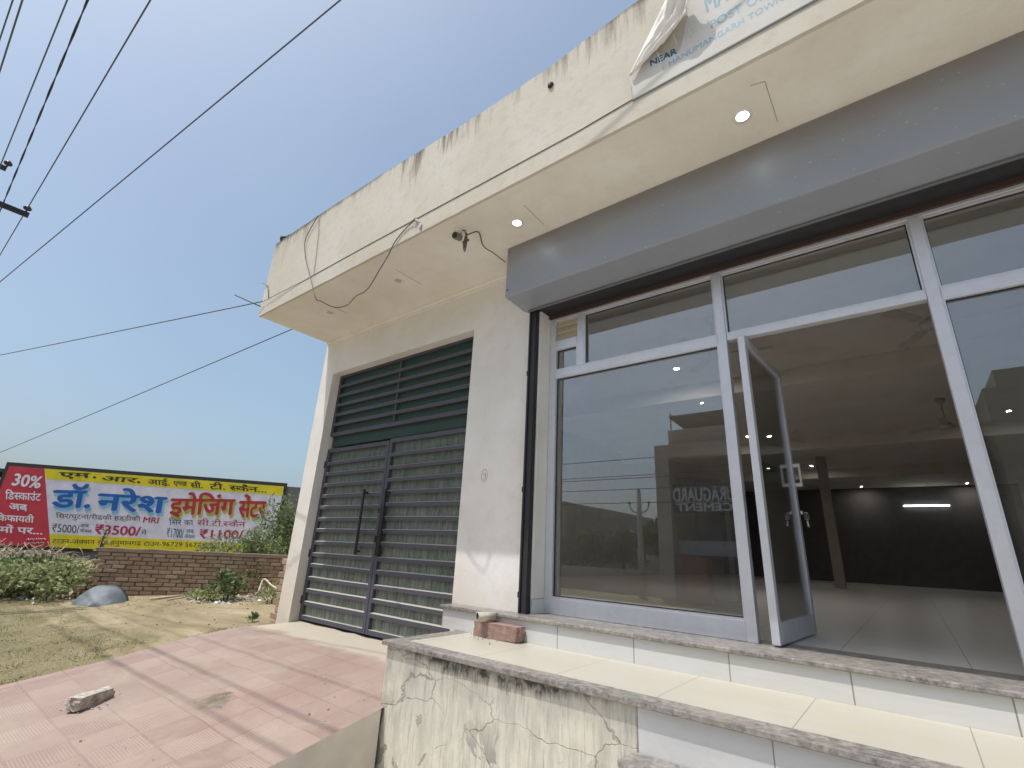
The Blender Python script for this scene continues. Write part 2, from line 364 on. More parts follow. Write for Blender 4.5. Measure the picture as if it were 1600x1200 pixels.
def hood():
    m, t, b = mat('grey_sheet_metal'); wp = worldpos(t)
    c = mix(t, ramp(t, noise(t, wp, .8, 3), [(.3, 0), (.7, 1)]), (.285, .312, .36), (.33, .355, .40))
    sp = noise(t, wp, 38, 2, .5); c = mix(t, math_(t, 'MULTIPLY', ramp(t, sp, [(.71, 0), (.74, 1)]), .55), c, (.60, .58, .52))
    # rubbed brown stain along the top edge
    z = sep(t, wp)[2]; e = math_(t, 'ADD', math_(t, 'SUBTRACT', z, 2.67), math_(t, 'MULTIPLY', noise(t, wp, 2.2, 5), .26))
    c = mix(t, math_(t, 'MULTIPLY', ramp(t, e, [(.08, 0), (.26, 1)]), .55), c, (.20, .155, .12))
    L(t, c, b.inputs['Base Color']); b.inputs['Metallic'].default_value = .15; b.inputs['Roughness'].default_value = .42
    bump(t, b, noise(t, wp, 1.6, 2), .15, .02); return m
M_HOOD = hood()

def gatesheet():
    m, t, b = mat('dusty_green_sheet'); wp = worldpos(t); z = sep(t, wp)[2]
    mp = N(t, 'Mapping'); mp.inputs['Scale'].default_value = (14, 14, 2.4); L(t, wp, mp.inputs[0]); st = noise(t, mp.outputs[0], 2, 7, .75)
    n1 = noise(t, wp, 2.2, 5)
    c = mix(t, ramp(t, n1, [(.3, 0), (.7, 1)]), (.018, .052, .039), (.026, .060, .047))
    dustf = math_(t, 'MULTIPLY', ramp(t, st, [(.38, 0), (.62, 1)]), ramp(t, z, [(-.9, .95), (1.2, .55)]))
    rz = N(t, 'MapRange'); rz.inputs[1].default_value = -.95; rz.inputs[2].default_value = 1.3; rz.inputs[3].default_value = .95; rz.inputs[4].default_value = .42; L(t, z, rz.inputs[0])
    dustf = math_(t, 'MULTIPLY', ramp(t, st, [(.34, .15), (.60, 1)]), rz.outputs[0])
    up = N(t, 'MapRange'); up.inputs[1].default_value = 1.16; up.inputs[2].default_value = 1.22; up.inputs[3].default_value = 1; up.inputs[4].default_value = .10; L(t, z, up.inputs[0])
    c = mix(t, math_(t, 'MULTIPLY', dustf, up.outputs[0]), c, (.30, .315, .265))
    L(t, c, b.inputs['Base Color']); b.inputs['Roughness'].default_value = .75; bump(t, b, st, .2, .004); return m
M_SHEET = gatesheet()

def glass():
    m = bpy.data.materials.new('reflective_tinted_glass'); m.use_nodes = True; t = m.node_tree; t.nodes.clear()
    out = N(t, 'OutputMaterial'); tr = N(t, 'BsdfTransparent'); tr.inputs[0].default_value = (.86, .87, .85, 1)
    gl = N(t, 'BsdfGlossy'); gl.inputs['Color'].default_value = (.97, .98, 1, 1); gl.inputs['Roughness'].default_value = .0
    df = N(t, 'BsdfDiffuse'); df.inputs[0].default_value = (.55, .52, .46, 1)
    fr = N(t, 'Fresnel'); fr.inputs[0].default_value = 1.5
    f = math_(t, 'MULTIPLY_ADD', fr.outputs[0], .8, .115, clamp=True)
    m1 = N(t, 'MixShader'); L(t, f, m1.inputs[0]); L(t, tr.outputs[0], m1.inputs[1]); L(t, gl.outputs[0], m1.inputs[2])
    wp = worldpos(t); d = math_(t, 'MULTIPLY', ramp(t, noise(t, wp, 5, 6, .7), [(.4, .35), (.8, 1)]), .07)
    m2 = N(t, 'MixShader'); L(t, d, m2.inputs[0]); L(t, m1.outputs[0], m2.inputs[1]); L(t, df.outputs[0], m2.inputs[2])
    L(t, m2.outputs[0], out.inputs[0]); return m
M_GLASS = glass()
M_LED = emit('lit_lamp', (.95, 1, 1), 6); M_LEDIN = emit('lit_ceiling_spot', (1, .95, .88), 800); M_LEDBK = emit('lit_rear_spot', (1, .95, .88), 300)
M_TUBE = emit('lit_tube', (.95, 1, 1), 5)
M_WHITEPL = simple('white_plastic', (.75, .74, .70), .5)
M_DULLLED = simple('unlit_lens', (.50, .44, .37), .5)
M_SEAM = simple('seam_brown', (.38, .33, .27), .9)  # brown of the soffit hairlines and the scratched number
M_CABLE = simple('grey_cable', (.11, .095, .085), .6)
M_CABLEDK = simple('black_cable', (.03, .03, .03), .6)
M_WIRE = simple('bare_wire', (.10, .11, .13), .5, metal=.3)
M_FAN = simple('fan_white', (.46, .42, .37), .4)
M_DARK = simple('black_plastic', (.02, .02, .02), .5)
M_BRKCHUNK = simple('red_brick_chunk', (.31, .20, .165), .95, var=.35, scale=18, bmp=.6)
M_BRKCEM = simple('cement_caked_brick', (.43, .385, .335), .95, var=.6, scale=22, bmp=.8)
M_PIPE = simple('grey_pipe_cement', (.50, .46, .40), .8, var=.2, scale=20, bmp=.2)
M_PIPEIN = simple('pipe_inside', (.13, .13, .10), .9)
M_TARP = simple('blue_grey_sheet', (.15, .175, .195), .6, var=.4, scale=7)
M_WOOD = simple('bleached_stick', (.52, .46, .36), .9, var=.3, scale=20)
M_CONC = simple('pole_concrete', (.38, .36, .33), .9, var=.15, scale=8, bmp=.2)

def leafmat(name, a, b_, tr=.25):
    m, t, b = mat(name); isl = N(t, 'NewGeometry').outputs['Random Per Island']
    c = mix(t, isl, a, b_); L(t, c, b.inputs['Base Color']); b.inputs['Roughness'].default_value = .55
    b.inputs['Specular IOR Level'].default_value = .3
    out = t.nodes['Material Output']; tl = N(t, 'BsdfTranslucent'); L(t, c, tl.inputs[0]); ms = N(t, 'MixShader'); ms.inputs[0].default_value = tr
    L(t, b.outputs[0], ms.inputs[1]); L(t, tl.outputs[0], ms.inputs[2]); L(t, ms.outputs[0], out.inputs[0]); return m
M_LEAFY = leafmat('yellow_green_leaf', (.19, .24, .085), (.46, .47, .26))
M_LEAFD = leafmat('dark_green_leaf', (.06, .10, .035), (.19, .23, .10))
M_LEAFF = leafmat('feathery_leaf', (.11, .17, .06), (.32, .37, .19))
M_LEAFT = leafmat('tree_leaf', (.03, .055, .018), (.09, .12, .04))
M_DRY = leafmat('dry_twig', (.30, .25, .17), (.55, .49, .38), .05)
M_GRASS = leafmat('short_grass', (.12, .125, .05), (.27, .25, .13))
M_TWIG = simple('dry_twig_bark', (.22, .17, .11), .95, var=.3, scale=14)
M_STEM = simple('stem_bark', (.13, .10, .06), .9)

# ------------------------------------------------------------------ ground, road, ramp
def gz(x, y):
    P = [(-60, -1.55), (-2.2, -1.55), (-.6, -1.47), (1.1, -1.35), (2.0, -1.19), (3.5, -1.02), (6, -1.02), (400, -1.1)]
    for (a, za), (b, zb) in zip(P, P[1:]):
        if a <= y <= b: z = za+(zb-za)*(y-a)/(b-a); break
    else: z = -1.55 if y < 0 else -1.1
    f = min(1, max(0, (-x-6.4)/5)); z = z*(1-f) + (max(z, -1.12) if y > 0 else z)*f if y > 0 else z
    if y > -1.8: z += .05*mnoise.noise(Vector((x*.7, y*.7, 0)))*min(1, (y+1.8)) + .02*mnoise.noise(Vector((x*3, y*3, 5)))
    if -6.35 < x < 3.3 and y > .2: z = min(z, -1.62)
    return z
def arange(a, b, s):
    o = []; v = a
    while v < b-1e-6: o.append(v); v += s
    return o
gx = [-300, -120, -70, -50, -40, -32, -26, -22] + arange(-19, -6.4, .22) + [-6.4, -6.34] + arange(-5.5, 3.3, 1.1) + [3.4, 6, 12, 25, 60, 150, 300]
gy = [-300, -120, -60, -30, -14, -6, -3] + arange(-1.8, 9, .22) + [9.5, 11, 13, 16, 20, 26, 40, 80, 150, 300]
m = MB(); G = [[m.v((x, y, gz(x, y))) for y in gy] for x in gx]
for i in range(len(gx)-1):
    for j in range(len(gy)-1):
        f = m.fv([G[i][j], G[i+1][j], G[i+1][j+1], G[i][j+1]]); f.smooth = True
tag(m.build('ground', M_DIRT, origin=(0, 0, 0), fixn=False), kind='structure')
m = MB(); m.face([(-150, -10.2, -1.54), (150, -10.2, -1.54), (150, -3.6, -1.54), (-150, -3.6, -1.54)])
tag(m.build('road', M_ROAD, origin=(0, 0, -1.54), fixn=False), kind='structure')

m = MB(); n = 26  # unseen pale slabs, added to bounce sunlight up under the canopy
for i in range(n): x0 = -2.98+.42*i; m.box(x0, x0+.415, -3.5, 2.558, -1.7, -1.475-.004*(i % 3))
tag(m.build('bounce_slabs', simple('pale_bounce_concrete', (.64, .60, .54), .9, var=.1, scale=2, bmp=.2)), kind='structure')
RP = [(-.9, -1.50), (-.3, -1.452), (.3, -1.405), (1.1, -1.318), (1.8, -1.213), (2.53, -1.068), (3.0, -1.012), (3.5, -.960), (3.62, -.950), (3.9, -.948)]
m = MB()
nx = 14; xr = lambda y: -3.05 if y <= 2.53 else -3.10
rows = []
for (y, z) in RP:
    x1 = xr(y) if y < 3.4 else -3.4; x0 = -6.42 if y < 3.45 else -6.15
    rows.append([m.v((x0+(x1-x0)*k/nx, y, z+(.012*mnoise.noise(Vector((k*.9, y*2, 1))) if 0 < k < nx else 0))) for k in range(nx+1)])
for A, B in zip(rows, rows[1:]):
    for k in range(nx):
        m.fv([A[k], A[k+1], B[k+1], B[k]], 0)
for A, B, (ya, _), (yb, _) in zip(rows, rows[1:], RP, RP[1:]):
    if yb > 2.6: continue
    a, b = A[-1].co.copy(), B[-1].co.copy(); m.face([a, (a.x, a.y, -1.7), (b.x, b.y, -1.7), b], 1)
for A, B in zip(rows, rows[1:]):
    a, b = A[0].co.copy(), B[0].co.copy(); m.face([a, b, (b.x, b.y, -1.7), (a.x, a.y, -1.7)], 1)
a, b = rows[0][0].co.copy(), rows[0][-1].co.copy(); m.face([a, (a.x, a.y, -1.7), (b.x, b.y, -1.7), b], 1)
tag(m.build('ramp', [M_RAMP, M_CEM], origin=(-4.7, 1.5, -1.5), weld=True), kind='structure')

# ------------------------------------------------------------------ the shop building
W, GY, LZ, SZ, FY = 3.5, 3.70, -.477, 2.835, 2.436      # wall face, glass plane, shop floor, soffit, fascia face
BX0, BX1 = -6.45, 3.3
bld = thing('shop_building', (BX0, W, -1.02), 'cream plastered single storey shop with deep overhanging canopy', 'building')
m = MB()
m.box(BX0, -6.15, W, 3.9, -1.4, SZ)                       # pillar left of the gate
m.box(-6.15, -3.40, W, 3.9, 2.292, SZ)                    # over the gate
m.box(-3.40, -2.52, W, 3.9, LZ, SZ)                       # pier between gate and shop window
m.box(2.06, BX1, W, 3.9, LZ, SZ)                          # right end
m.box(-2.52, 2.06, W+.16, 3.9, 2.345, SZ)                 # over the shop window
m.box(BX0, -6.15, 3.9, 22.4, -1.4, SZ)                    # side walls and rear
m.box(BX1-.25, BX1, 3.9, 22.4, -1.4, SZ)
m.box(-6.15, BX1-.25, 22.15, 22.4, -1.4, SZ)
m.build('wall', M_WALL, bld)
m = MB(); m.box(-3.40, BX1, W, W+.16, -1.6, LZ-.001); m.build('plinth', M_WALL, bld)
# splayed jamb between the shutter rail and the aluminium frame, tiled foot
m = MB(); m.box(-2.52, -2.497, W+.005, 3.80, LZ+.115, 2.345); m.build('jamb', M_WALL, bld)
m = MB(); m.box(-2.52, -2.490, W+.008, 3.79, LZ, LZ+.112); m.build('jamb_tile', M_TRISE, bld)
m = MB(); m.box(2.037, 2.06, W+.005, 3.80, LZ, 2.345); m.build('jamb', M_WALL, bld)
# canopy slab + fascia with its uneven weathered top
m = MB(); m.box(-6.43, BX1, FY+.0305, W-.002, SZ, SZ+.13); m.build('canopy_soffit', M_SOFFIT, bld)
topx = [(-6.43, 3.985), (-6.3, 3.99), (-5.2, 3.985), (-3.97, 3.956), (-3.2, 3.91), (-2.6, 3.885), (-1.72, 3.885), (-1.0, 3.965), (0, 3.99), (BX1, 3.99)]
def topz(x):
    for (a, za), (b, zb) in zip(topx, topx[1:]):
        if a <= x <= b: return za+(zb-za)*(x-a)/(b-a)
    return 3.99
m = MB(); n = 130
cols = []
for i in range(n+1):
    x = -6.43+(BX1+6.43)*i/n
    tz = topz(x)+.007*mnoise.noise(Vector((x*6, 0, 0)))+.005*mnoise.noise(Vector((x*21, 3, 0)))
    bz = SZ-.004+.004*mnoise.noise(Vector((x*5, 9, 0)))
    cols.append([m.v(p) for p in ((x, FY, bz), (x, FY-.002, SZ+.16), (x, FY, tz), (x, FY+.12, tz+.004), (x, FY+.12, SZ+.136), (x, FY+.03, SZ+.132), (x, FY+.028, bz))])
for A, B in zip(cols, cols[1:]):
    for k in range(7): m.fv([A[k], B[k], B[(k+1) % 7], A[(k+1) % 7]])
m.fv(cols[0]); m.fv(cols[-1][::-1])
m.build('fascia', M_FASCIA, bld)
m = MB(); m.box(-6.43, -6.31, FY+.121, 22.4, SZ+.131, 3.97); m.box(BX1-.12, BX1, FY+.121, 22.4, SZ+.131, 3.97); m.box(-6.31, BX1-.12, 22.28, 22.4, SZ+.131, 3.97)
m.build('parapet', M_FASCIA, bld)
m = MB(); m.box(-6.43, BX1-.001, W, 22.39, SZ+.002, SZ+.13); m.build('roof_slab', M_INT, bld)
m = MB(); m.prism([(W-.001, SZ-.001), (W-.03, SZ-.001), (W-.03, SZ-.012), (W-.012, SZ-.03), (W-.012, SZ-.055), (W-.001, SZ-.06)], 'x', -6.43, -2.70); m.build('cove_moulding', M_SOFFIT, bld)
for (a, b) in (((1195, 127), (1215, 190)), ((819, 321), (850, 351)), ((618, 421), (658, 444)), ((512, 476), (543, 490)), ((1172, 134), (1194, 127.3))):
    p, q = on(*a, z=SZ-.001), on(*b, z=SZ-.001); d = (q-p).normalized(); m = MB()
    m.obox((p+q)/2, d, Vector((0,0,1)).cross(d), Vector((0,0,1)), (q-p).length, .004, .003); m.build('soffit_seam', M_SEAM, bld)
# granite sill and tiled riser of the shop floor
m = MB(); m.box(-3.36, BX1, 3.305, 3.86, LZ-.028, LZ); m.build('granite_sill', M_GRAN, bld, bevel=.006)
m = MB(); m.box(-3.34, BX1, 3.33, W-.001, -.655, LZ-.029); m.build('riser_tile', M_TRISE, bld)
# interior
m = MB(); m.box(-6.15, BX1-.25, 3.865, 22.15, -.60, LZ-.003); m.build('shop_floor', M_TINT, bld)
m = MB(); m.box(-6.14, BX1-.26, 3.905, 22.14, 2.80, SZ-.002); m.build('shop_ceiling', M_INT, bld)
for y in (7.87, 12.8, 17.4):
    m = MB(); m.box(-6.149, BX1-.251, y, y+.3, 2.545, 2.799); m.build('ceiling_beam', M_INT, bld)
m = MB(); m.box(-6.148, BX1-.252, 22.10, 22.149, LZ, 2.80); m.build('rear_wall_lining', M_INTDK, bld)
m = MB(); m.box(-6.149, -6.13, 3.905, 22.1, LZ-.12, 2.80); m.build('left_shade_lining', M_INTMID, bld)  # added dark sheet over the pale wall, keeping this side dim
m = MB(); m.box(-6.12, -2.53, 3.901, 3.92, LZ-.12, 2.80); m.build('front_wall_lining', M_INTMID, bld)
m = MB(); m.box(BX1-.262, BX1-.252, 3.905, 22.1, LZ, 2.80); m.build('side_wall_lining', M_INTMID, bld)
for y in (15.2,):
    m = MB(); m.box(-1.62, -1.40, y, y+.25, LZ-.003, 2.80); m.build('column', M_INTMID, bld)
# door number scratched on the pier
p = on(757, 743, y=W); m = MB()
m.tube([(p.x+.035*cos(a), W-.001, p.z+.06*sin(a)) for a in [2*pi*k/18 for k in range(19)]], .0025, 4)
m.tube([(p.x-.016, W-.001, p.z+.022), (p.x-.012, W-.001, p.z+.0), (p.x+.01, W-.001, p.z+.004), (p.x+.014, W-.001, p.z+.024), (p.x+.012, W-.001, p.z-.035), (p.x-.008, W-.001, p.z-.038)], .0025, 4)
m.build('scratched_number', M_SEAM, bld)

# ------------------------------------------------------------------ entrance platform with granite edging, lower step
PZ = -.653
pf = thing('entrance_platform', (0, 2.9, -1.5), 'raised tiled platform with granite edging in front of the shop window', 'platform')
m = MB(); m.box(-3.10, -1.18, 2.56, 3.329, -1.7, PZ-.031); m.build('cracked_wall', M_CRACK, pf, bevel=.008)
m = MB(); m.box(-1.179, BX1, 2.563, 3.329, -1.7, PZ-.031); m.build('tiled_wall', M_TFRONT, pf)
m = MB(); m.box(-2.985, BX1, 2.66, 3.329, PZ-.03, PZ-.002); m.build('tile_floor', M_TFLOOR, pf)
m = MB(); m.box(-3.125, BX1, 2.525, 2.659, PZ-.03, PZ); m.box(-3.125, -2.986, 2.6595, 3.329, PZ-.03, PZ-.0005)
m.build('granite_edging', M_GRAN, pf, bevel=.005)
st = thing('granite_step', (-.1, 2.35, -1.5), 'chipped granite topped lower step at the bottom edge below the platform', 'step')
m = MB(); m.prism([(-1.19, 2.56), (-1.215, 2.41), (-1.12, 2.32), (-.7, 2.29), (BX1, 2.27), (BX1, 2.56)], 'z', -.905, -.875); m.build('granite_slab', M_GRAN, st, bevel=.006)
m = MB(); m.box(-1.13, BX1, 2.34, 2.56, -1.7, -.906); m.build('step_riser', M_TFRONT, st)

# ------------------------------------------------------------------ rolling shutter over the shop front
rs = thing('rolling_shutter', (-.3, 3.3, LZ), 'grey sheet metal shutter hood with black guide rails over the shop window', 'shutter')
prof = [(W+.155, SZ-.003), (3.12, SZ-.003), (3.12, 2.300), (3.124, 2.291), (3.134, 2.287), (3.30, 2.278), (3.405, 2.268), (3.43, 2.27), (W+.155, 2.33)]
m = MB(); m.prism(prof, 'x', -2.655, 2.25); m.build('hood', M_HOOD, rs)
for z in (2.36, 2.78): m = MB(); m.lathe((-2.63, 3.121, z), [(.008, 0), (.008, -.004), (.003, -.006)], 8, axis=(0, 1, 0)); m.build('rivet', M_RAIL, rs)
m = MB(); m.box(-2.60, 2.2, 3.418, 3.438, 2.250, 2.266); m.build('hood_lip', M_HOODB, rs, bevel=.003)
m = MB(); m.box(-2.56, 2.10, 3.45, 3.63, 2.262, 2.325, 0); m.box(-2.49, 2.03, 3.6305, 3.6555, 2.225, 2.335, 1); m.build('bottom_bar', [M_RAIL, M_RUST], rs)
for x in (-2.60, 2.08):
    m = MB(); s = x
    m.box(s, s+.018, 3.445, W+.06, LZ, 2.262); m.box(s+.062, s+.08, 3.445, W+.06, LZ, 2.262); m.box(s+.018, s+.062, 3.458, W+.06, LZ, 2.262)
    r_ = m.build('guide_rail', M_RAIL, rs, bevel=.002)
    for z in (1.62, .52, -.34):
        b_ = MB(); b_.box(s-.028, s-.001, W-.03, W-.001, z-.022, z+.022); b_.build('bracket', M_RAIL, r_)

# ------------------------------------------------------------------ aluminium shop front
sf = thing('storefront', (-.25, GY, LZ), 'aluminium framed glass shop front with toplights and one open door', 'shop front')
T = .05
def member(x0, x1, z0, z1, name='frame_bar', y0=GY-.035, y1=GY+.03, bev=.004, mt=M_ALU):
    m = MB(); m.box(x0, x1, y0, y1, z0, z1); return m.build(name, mt, sf, bevel=bev)
FX0, FX1 = -2.494, 2.035
member(FX0, FX0+.062, LZ, 2.30); member(FX1-.062, FX1, LZ, 2.30)
member(FX0+.0625, FX1-.0625, 2.205, 2.30)                                   # head
for x in (-.882, .378): member(x-.033, x+.033, LZ, 2.2045, y0=GY-.045)
member(FX0+.0625, -.9155, 1.600, 1.672); member(-.8485, .3445, 1.615, 1.672); member(.4115, FX1-.0625, 1.600, 1.672)   # transoms
member(FX0+.0625, -.9155, LZ+.001, -.352, 'bottom_rail'); member(.4115, FX1-.0625, LZ+.001, -.352, 'bottom_rail')
member(-2.185, -2.112, 1.6725, 2.2045); member(FX0+.0625, -2.1855, 1.895, 1.985)
# slim glazing beads, lighter on the sides
def pane(x0, x1, z0, z1, nm='glass_pane'):
    m = MB(); m.box(x0, x1, GY+.004, GY+.010, z0, z1); g = m.build(nm, M_GLASS, sf)
    b = MB(); t = .011
    b.box(x0, x0+t, GY-.031, GY-.001, z0, z1); b.box(x1-t, x1, GY-.031, GY-.001, z0, z1); b.box(x0+t, x1-t, GY-.031, GY-.001, z0, z0+t); b.box(x0+t, x1-t, GY-.031, GY-.001, z1-t, z1)
    b.build('bead', M_ALU, g)
    k = MB(); t2 = .006; e = .0112
    k.box(x0+e, x0+e+t2, GY-.006, GY+.003, z0+e, z1-e); k.box(x1-e-t2, x1-e, GY-.006, GY+.003, z0+e, z1-e); k.box(x0+e, x1-e, GY-.006, GY+.0031, z1-e-t2, z1-e); k.box(x0+e, x1-e, GY-.006, GY+.0031, z0+e, z0+e+t2)
    k.build('rubber_gasket', M_DARK, g); return g
pane(-2.431, -.9155, -.3515, 1.5995); pane(-2.431, -2.186, 1.6725, 1.8945); pane(-2.1115, -.9155, 1.6725, 2.2045)
pane(-.8485, .3445, 1.6725, 2.2045); pane(.4115, 1.972, 1.6725, 2.2045); pane(.4115, 1.972, -.3515, 1.5995)
m = MB(); m.box(-2.431, -2.186, GY+.012, GY+.02, 1.9855, 2.2045)
for k in range(3):
    z = 1.995+k*.072; m.prism([(GY-.026, z), (GY-.022, z-.003), (GY+.010, z+.062), (GY+.006, z+.066)], 'x', -2.428, -2.189)
m.build('louvre_vent', simple('beige_louvre', (.62, .53, .40), .6), sf)
# the open leaf: hinged near the left mullion, swung inwards
DX0, DX1, DY0, DY1, DZ0, DZ1 = -.762, -.712, 3.60, 4.58, -.467, 1.607
DM = Matrix.Translation((DX1, DY0, 0)) @ Matrix.Rotation(R(-3.8), 4, 'Z') @ Matrix.Translation((-DX1, -DY0, 0))
dr = MB(DM); dr.box(DX0, DX1, DY0, DY0+.06, DZ0, DZ1); dr.box(DX0, DX1, DY1-.06, DY1, DZ0, DZ1); dr.box(DX0, DX1, DY0+.0605, DY1-.0605, DZ1-.07, DZ1); dr.box(DX0, DX1, DY0+.0605, DY1-.0605, DZ0, DZ0+.125)
door = dr.build('door', M_ALU, sf, bevel=.005); door['label'] = 'glazed aluminium door leaf swung open'
g_ = MB(DM); g_.box(-.739, -.733, DY0+.055, DY1-.055, DZ0+.12, DZ1-.065); g_.build('door_glass', M_GLASS, door)
for sx, nm in ((DX1+.001, 1), (DX0-.001, -1)):
    h_ = MB(DM); yh = DY1-.032; a = sx; b = sx+nm*.05
    h_.box(min(a, b), max(a, b), yh-.014, yh+.014, .76, .788); h_.box(min(a, b), max(a, b), yh-.014, yh+.014, .605, .633)
    c_ = b-nm*.014; h_.box(min(b, c_), max(b, c_), yh-.0135, yh+.0135, .6335, .7595); h_.build('pull_handle', M_SATIN, door, bevel=.003)
    l_ = MB(DM); l_.lathe((sx, yh, .40), [(.017, 0), (.017, nm*.02), (.012, nm*.026)], 12, axis=(1, 0, 0))
    c0 = sx+nm*.028; l_.tube([(c0, yh, .40), (c0+nm*.03, yh, .395)], .005, 6)
    l_.box(min(c0, c0+nm*.035), max(c0, c0+nm*.035), yh-.003, yh+.003, .345, .385); l_.tube([(c0+nm*.018, yh, .35), (c0+nm*.024, yh-.01, .29)], .009, 6)
    l_.build('lock_with_keys', M_STEEL, door)

# ------------------------------------------------------------------ louvred steel gate in the side opening
gt = thing('metal_gate', (-4.78, 3.62, -.95), 'dark slate louvred double gate with fixed grille above', 'gate')
GYF = 3.62; GR = random.Random(11)
def leaf(x0, x1, z0, z1, ns, fr=.05, handle=None):
    m = MB(); y0, y1 = GYF, GYF+.04
    m.box(x0, x0+fr, y0, y1, z0, z1); m.box(x1-fr, x1, y0, y1, z0, z1); m.box(x0+fr, x1-fr, y0, y1, z1-fr, z1); m.box(x0+fr, x1-fr, y0, y1, z0, z0+fr)
    lf = m.build('gate_leaf', M_GATE, gt, bevel=.003)
    m = MB(); m.box(x0+.01, x1-.01, y1+.002, y1+.006, z0+.01, z1-.01); m.build('backing_sheet', M_SHEET, lf)
    sp = (z1-z0-2*fr)/(ns+1); m = MB()
    for k in range(1, ns+1):
        z = z0+fr+sp*k+GR.uniform(-.006, .006); n0 = len(m.bm.verts); m.prism([(y0+.001, z-.030), (y0+.001, z+.010), (y0+.006, z+.014), (y1+.001, z+.020), (y1+.001, z-.026)], 'x', x0+fr-.001, x1-fr+.001)
        m.bm.verts.ensure_lookup_table(); tl = GR.uniform(-.005, .005); bw_ = GR.uniform(-.002, .002)
        for v in m.bm.verts[n0:]: v.co.z += tl*(v.co.x-(x0+x1)/2)/((x1-x0)/2); v.co.y += bw_
    m.build('louvre_slats', M_GATE, lf)
    return lf
L1 = leaf(-6.14, -4.793, -.925, 1.205, 13); L2 = leaf(-4.785, -3.405, -.925, 1.222, 13)
for lf, x, (z0, z1) in ((L1, -5.08, (-.13, .62)), (L2, -4.665, (-.13, .61))):
    m = MB(); m.tube([(x, GYF-.002, z0+.04), (x, GYF-.055, z0+.04)], .012, 8); m.tube([(x, GYF-.002, z1-.04), (x, GYF-.055, z1-.04)], .012, 8); m.tube([(x, GYF-.06, z0), (x, GYF-.06, z1)], .017, 10)
    m.build('handle_bar', M_RAIL, lf)
m = MB()
for z in (.28, .13, -.02): m.box(-4.765, -4.70, GYF-.03, GYF-.002, z-.014, z+.014)
m.tube([(-4.735, GYF-.035, .42), (-4.735, GYF-.035, -.12)], .011, 8); m.box(-4.80, -4.755, GYF-.035, GYF-.002, .34, .40); m.box(-4.775, -4.755, GYF-.05, GYF-.03, .02, .09)
m.build('latch', M_RAIL, L2)
for z in (.95, -.2, -.75):
    m = MB(); m.tube([(-6.146, GYF+.0, z), (-6.146, GYF+.0, z+.09)], .014, 8); m.build('hinge', M_RAIL, L1)
# fixed grille
m = MB(); x0, x1, z0, z1 = -6.145, -3.403, 1.385, 2.288; fr = .04
m.box(x0, x0+fr, GYF, GYF+.04, z0, z1); m.box(x1-fr, x1, GYF, GYF+.04, z0, z1); m.box(x0+fr, x1-fr, GYF, GYF+.04, z0, z0+.05); m.box(x0+fr, x1-fr, GYF, GYF+.04, z1-.03, z1); m.box(-4.80, -4.775, GYF+.012, GYF+.03, z0+.05, z1-.03)
gr = m.build('fixed_grille', M_GATE, gt, bevel=.003)
m = MB()
for k in range(1, 6):
    z = z0+.03+.142*k; m.prism([(GYF+.001, z-.024), (GYF+.001, z+.016), (GYF+.006, z+.02), (GYF+.041, z+.026), (GYF+.041, z-.02)], 'x', x0+fr-.001, x1-fr+.001)
m.build('louvre_slats', M_GATE, gr)
m = MB(); m.box(x0+.01, x1-.01, GYF+.05, GYF+.054, z0-.14, z1-.005); m.build('backing_sheet', M_SHEET, gr)
# lintel box behind gate so the bay is closed
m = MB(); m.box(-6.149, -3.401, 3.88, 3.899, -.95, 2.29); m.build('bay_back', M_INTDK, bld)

# ------------------------------------------------------------------ lights in the canopy
def downlight(name, p, lit, label, group, r=.060):
    t_ = thing(name, p, label, 'downlight', group)
    m = MB(); m.lathe(p, [(r*.67, -.004), (r*.75, -.007), (r, -.005), (r, -.001), (r*.67, -.001)], 24, axis=(0, 0, 1)); m.build('trim', M_WHITEPL if lit else M_SOFFIT, t_)
    m = MB(); m.lathe(Vector(p)+Vector((0, 0, -.0045)), [(r*.66, 0), (r*.66, .003)], 24); m.build('lens', ({2: M_LEDIN, 3: M_LEDBK}.get(lit, M_LED)) if lit else M_DULLLED, t_)
    return t_
G1 = 'downlights in the canopy soffit'
d0 = downlight('downlight', on(1160, 181, z=SZ), 1, 'lit round downlight above the shop window, nearest the hanging banner', G1)
dup(d0, on(808, 348, z=SZ)-on(1160, 181, z=SZ), 'lit round downlight beside the left end of the grey shutter hood')
d1 = downlight('downlight', on(622, 438, z=SZ), 0, 'unlit round downlight over the gate, nearer the security camera', G1)
dup(d1, on(515, 488, z=SZ)-on(622, 438, z=SZ), 'unlit round downlight over the gate at the far left canopy end')
G2 = 'downlights in the shop ceiling'
spots = [((1057, 576), 2.80, 'lit ceiling spot seen highest through the left window pane'), ((1096, 629), 2.80, 'lit ceiling spot seen second highest through the left window pane'), ((1168, 682), 2.80, 'lit ceiling spot in the gap between mullion and open door'),
         ((1268, 728), 2.80, 'lit ceiling spot seen just right of the door pull handle'), ((1200, 731.5), 2.80, 'lit ceiling spot seen through the open door glass left of the handle'), ((1346, 760), 2.8, 'small lit ceiling spot at the left above the tube lamp'),
         ((1511, 755), 2.8, 'small lit ceiling spot right of the tube lamp'), ((1576, 642), 2.80, 'lit ceiling spot seen through the right window pane')]
src = {}
for (px, z, lab) in spots:
    p = on(*px, z=z-.001)
    lit = 2 if p.y < 9.5 else 3
    if lit not in src: src[lit] = (downlight('downlight', p, lit, lab, G2, .055 if lit == 2 else .045), p)
    else: dup(src[lit][0], p-src[lit][1], lab)
tb = thing('tube_lamp', on(1447, 790, y=22.05), 'glowing white tube lamp on the dark rear wall', 'lamp')
p = ORG[tb]; m = MB(); m.tube([(p.x-.6, 22.06, p.z), (p.x+.6, 22.06, p.z)], .022, 10); m.build('tube', M_TUBE, tb)
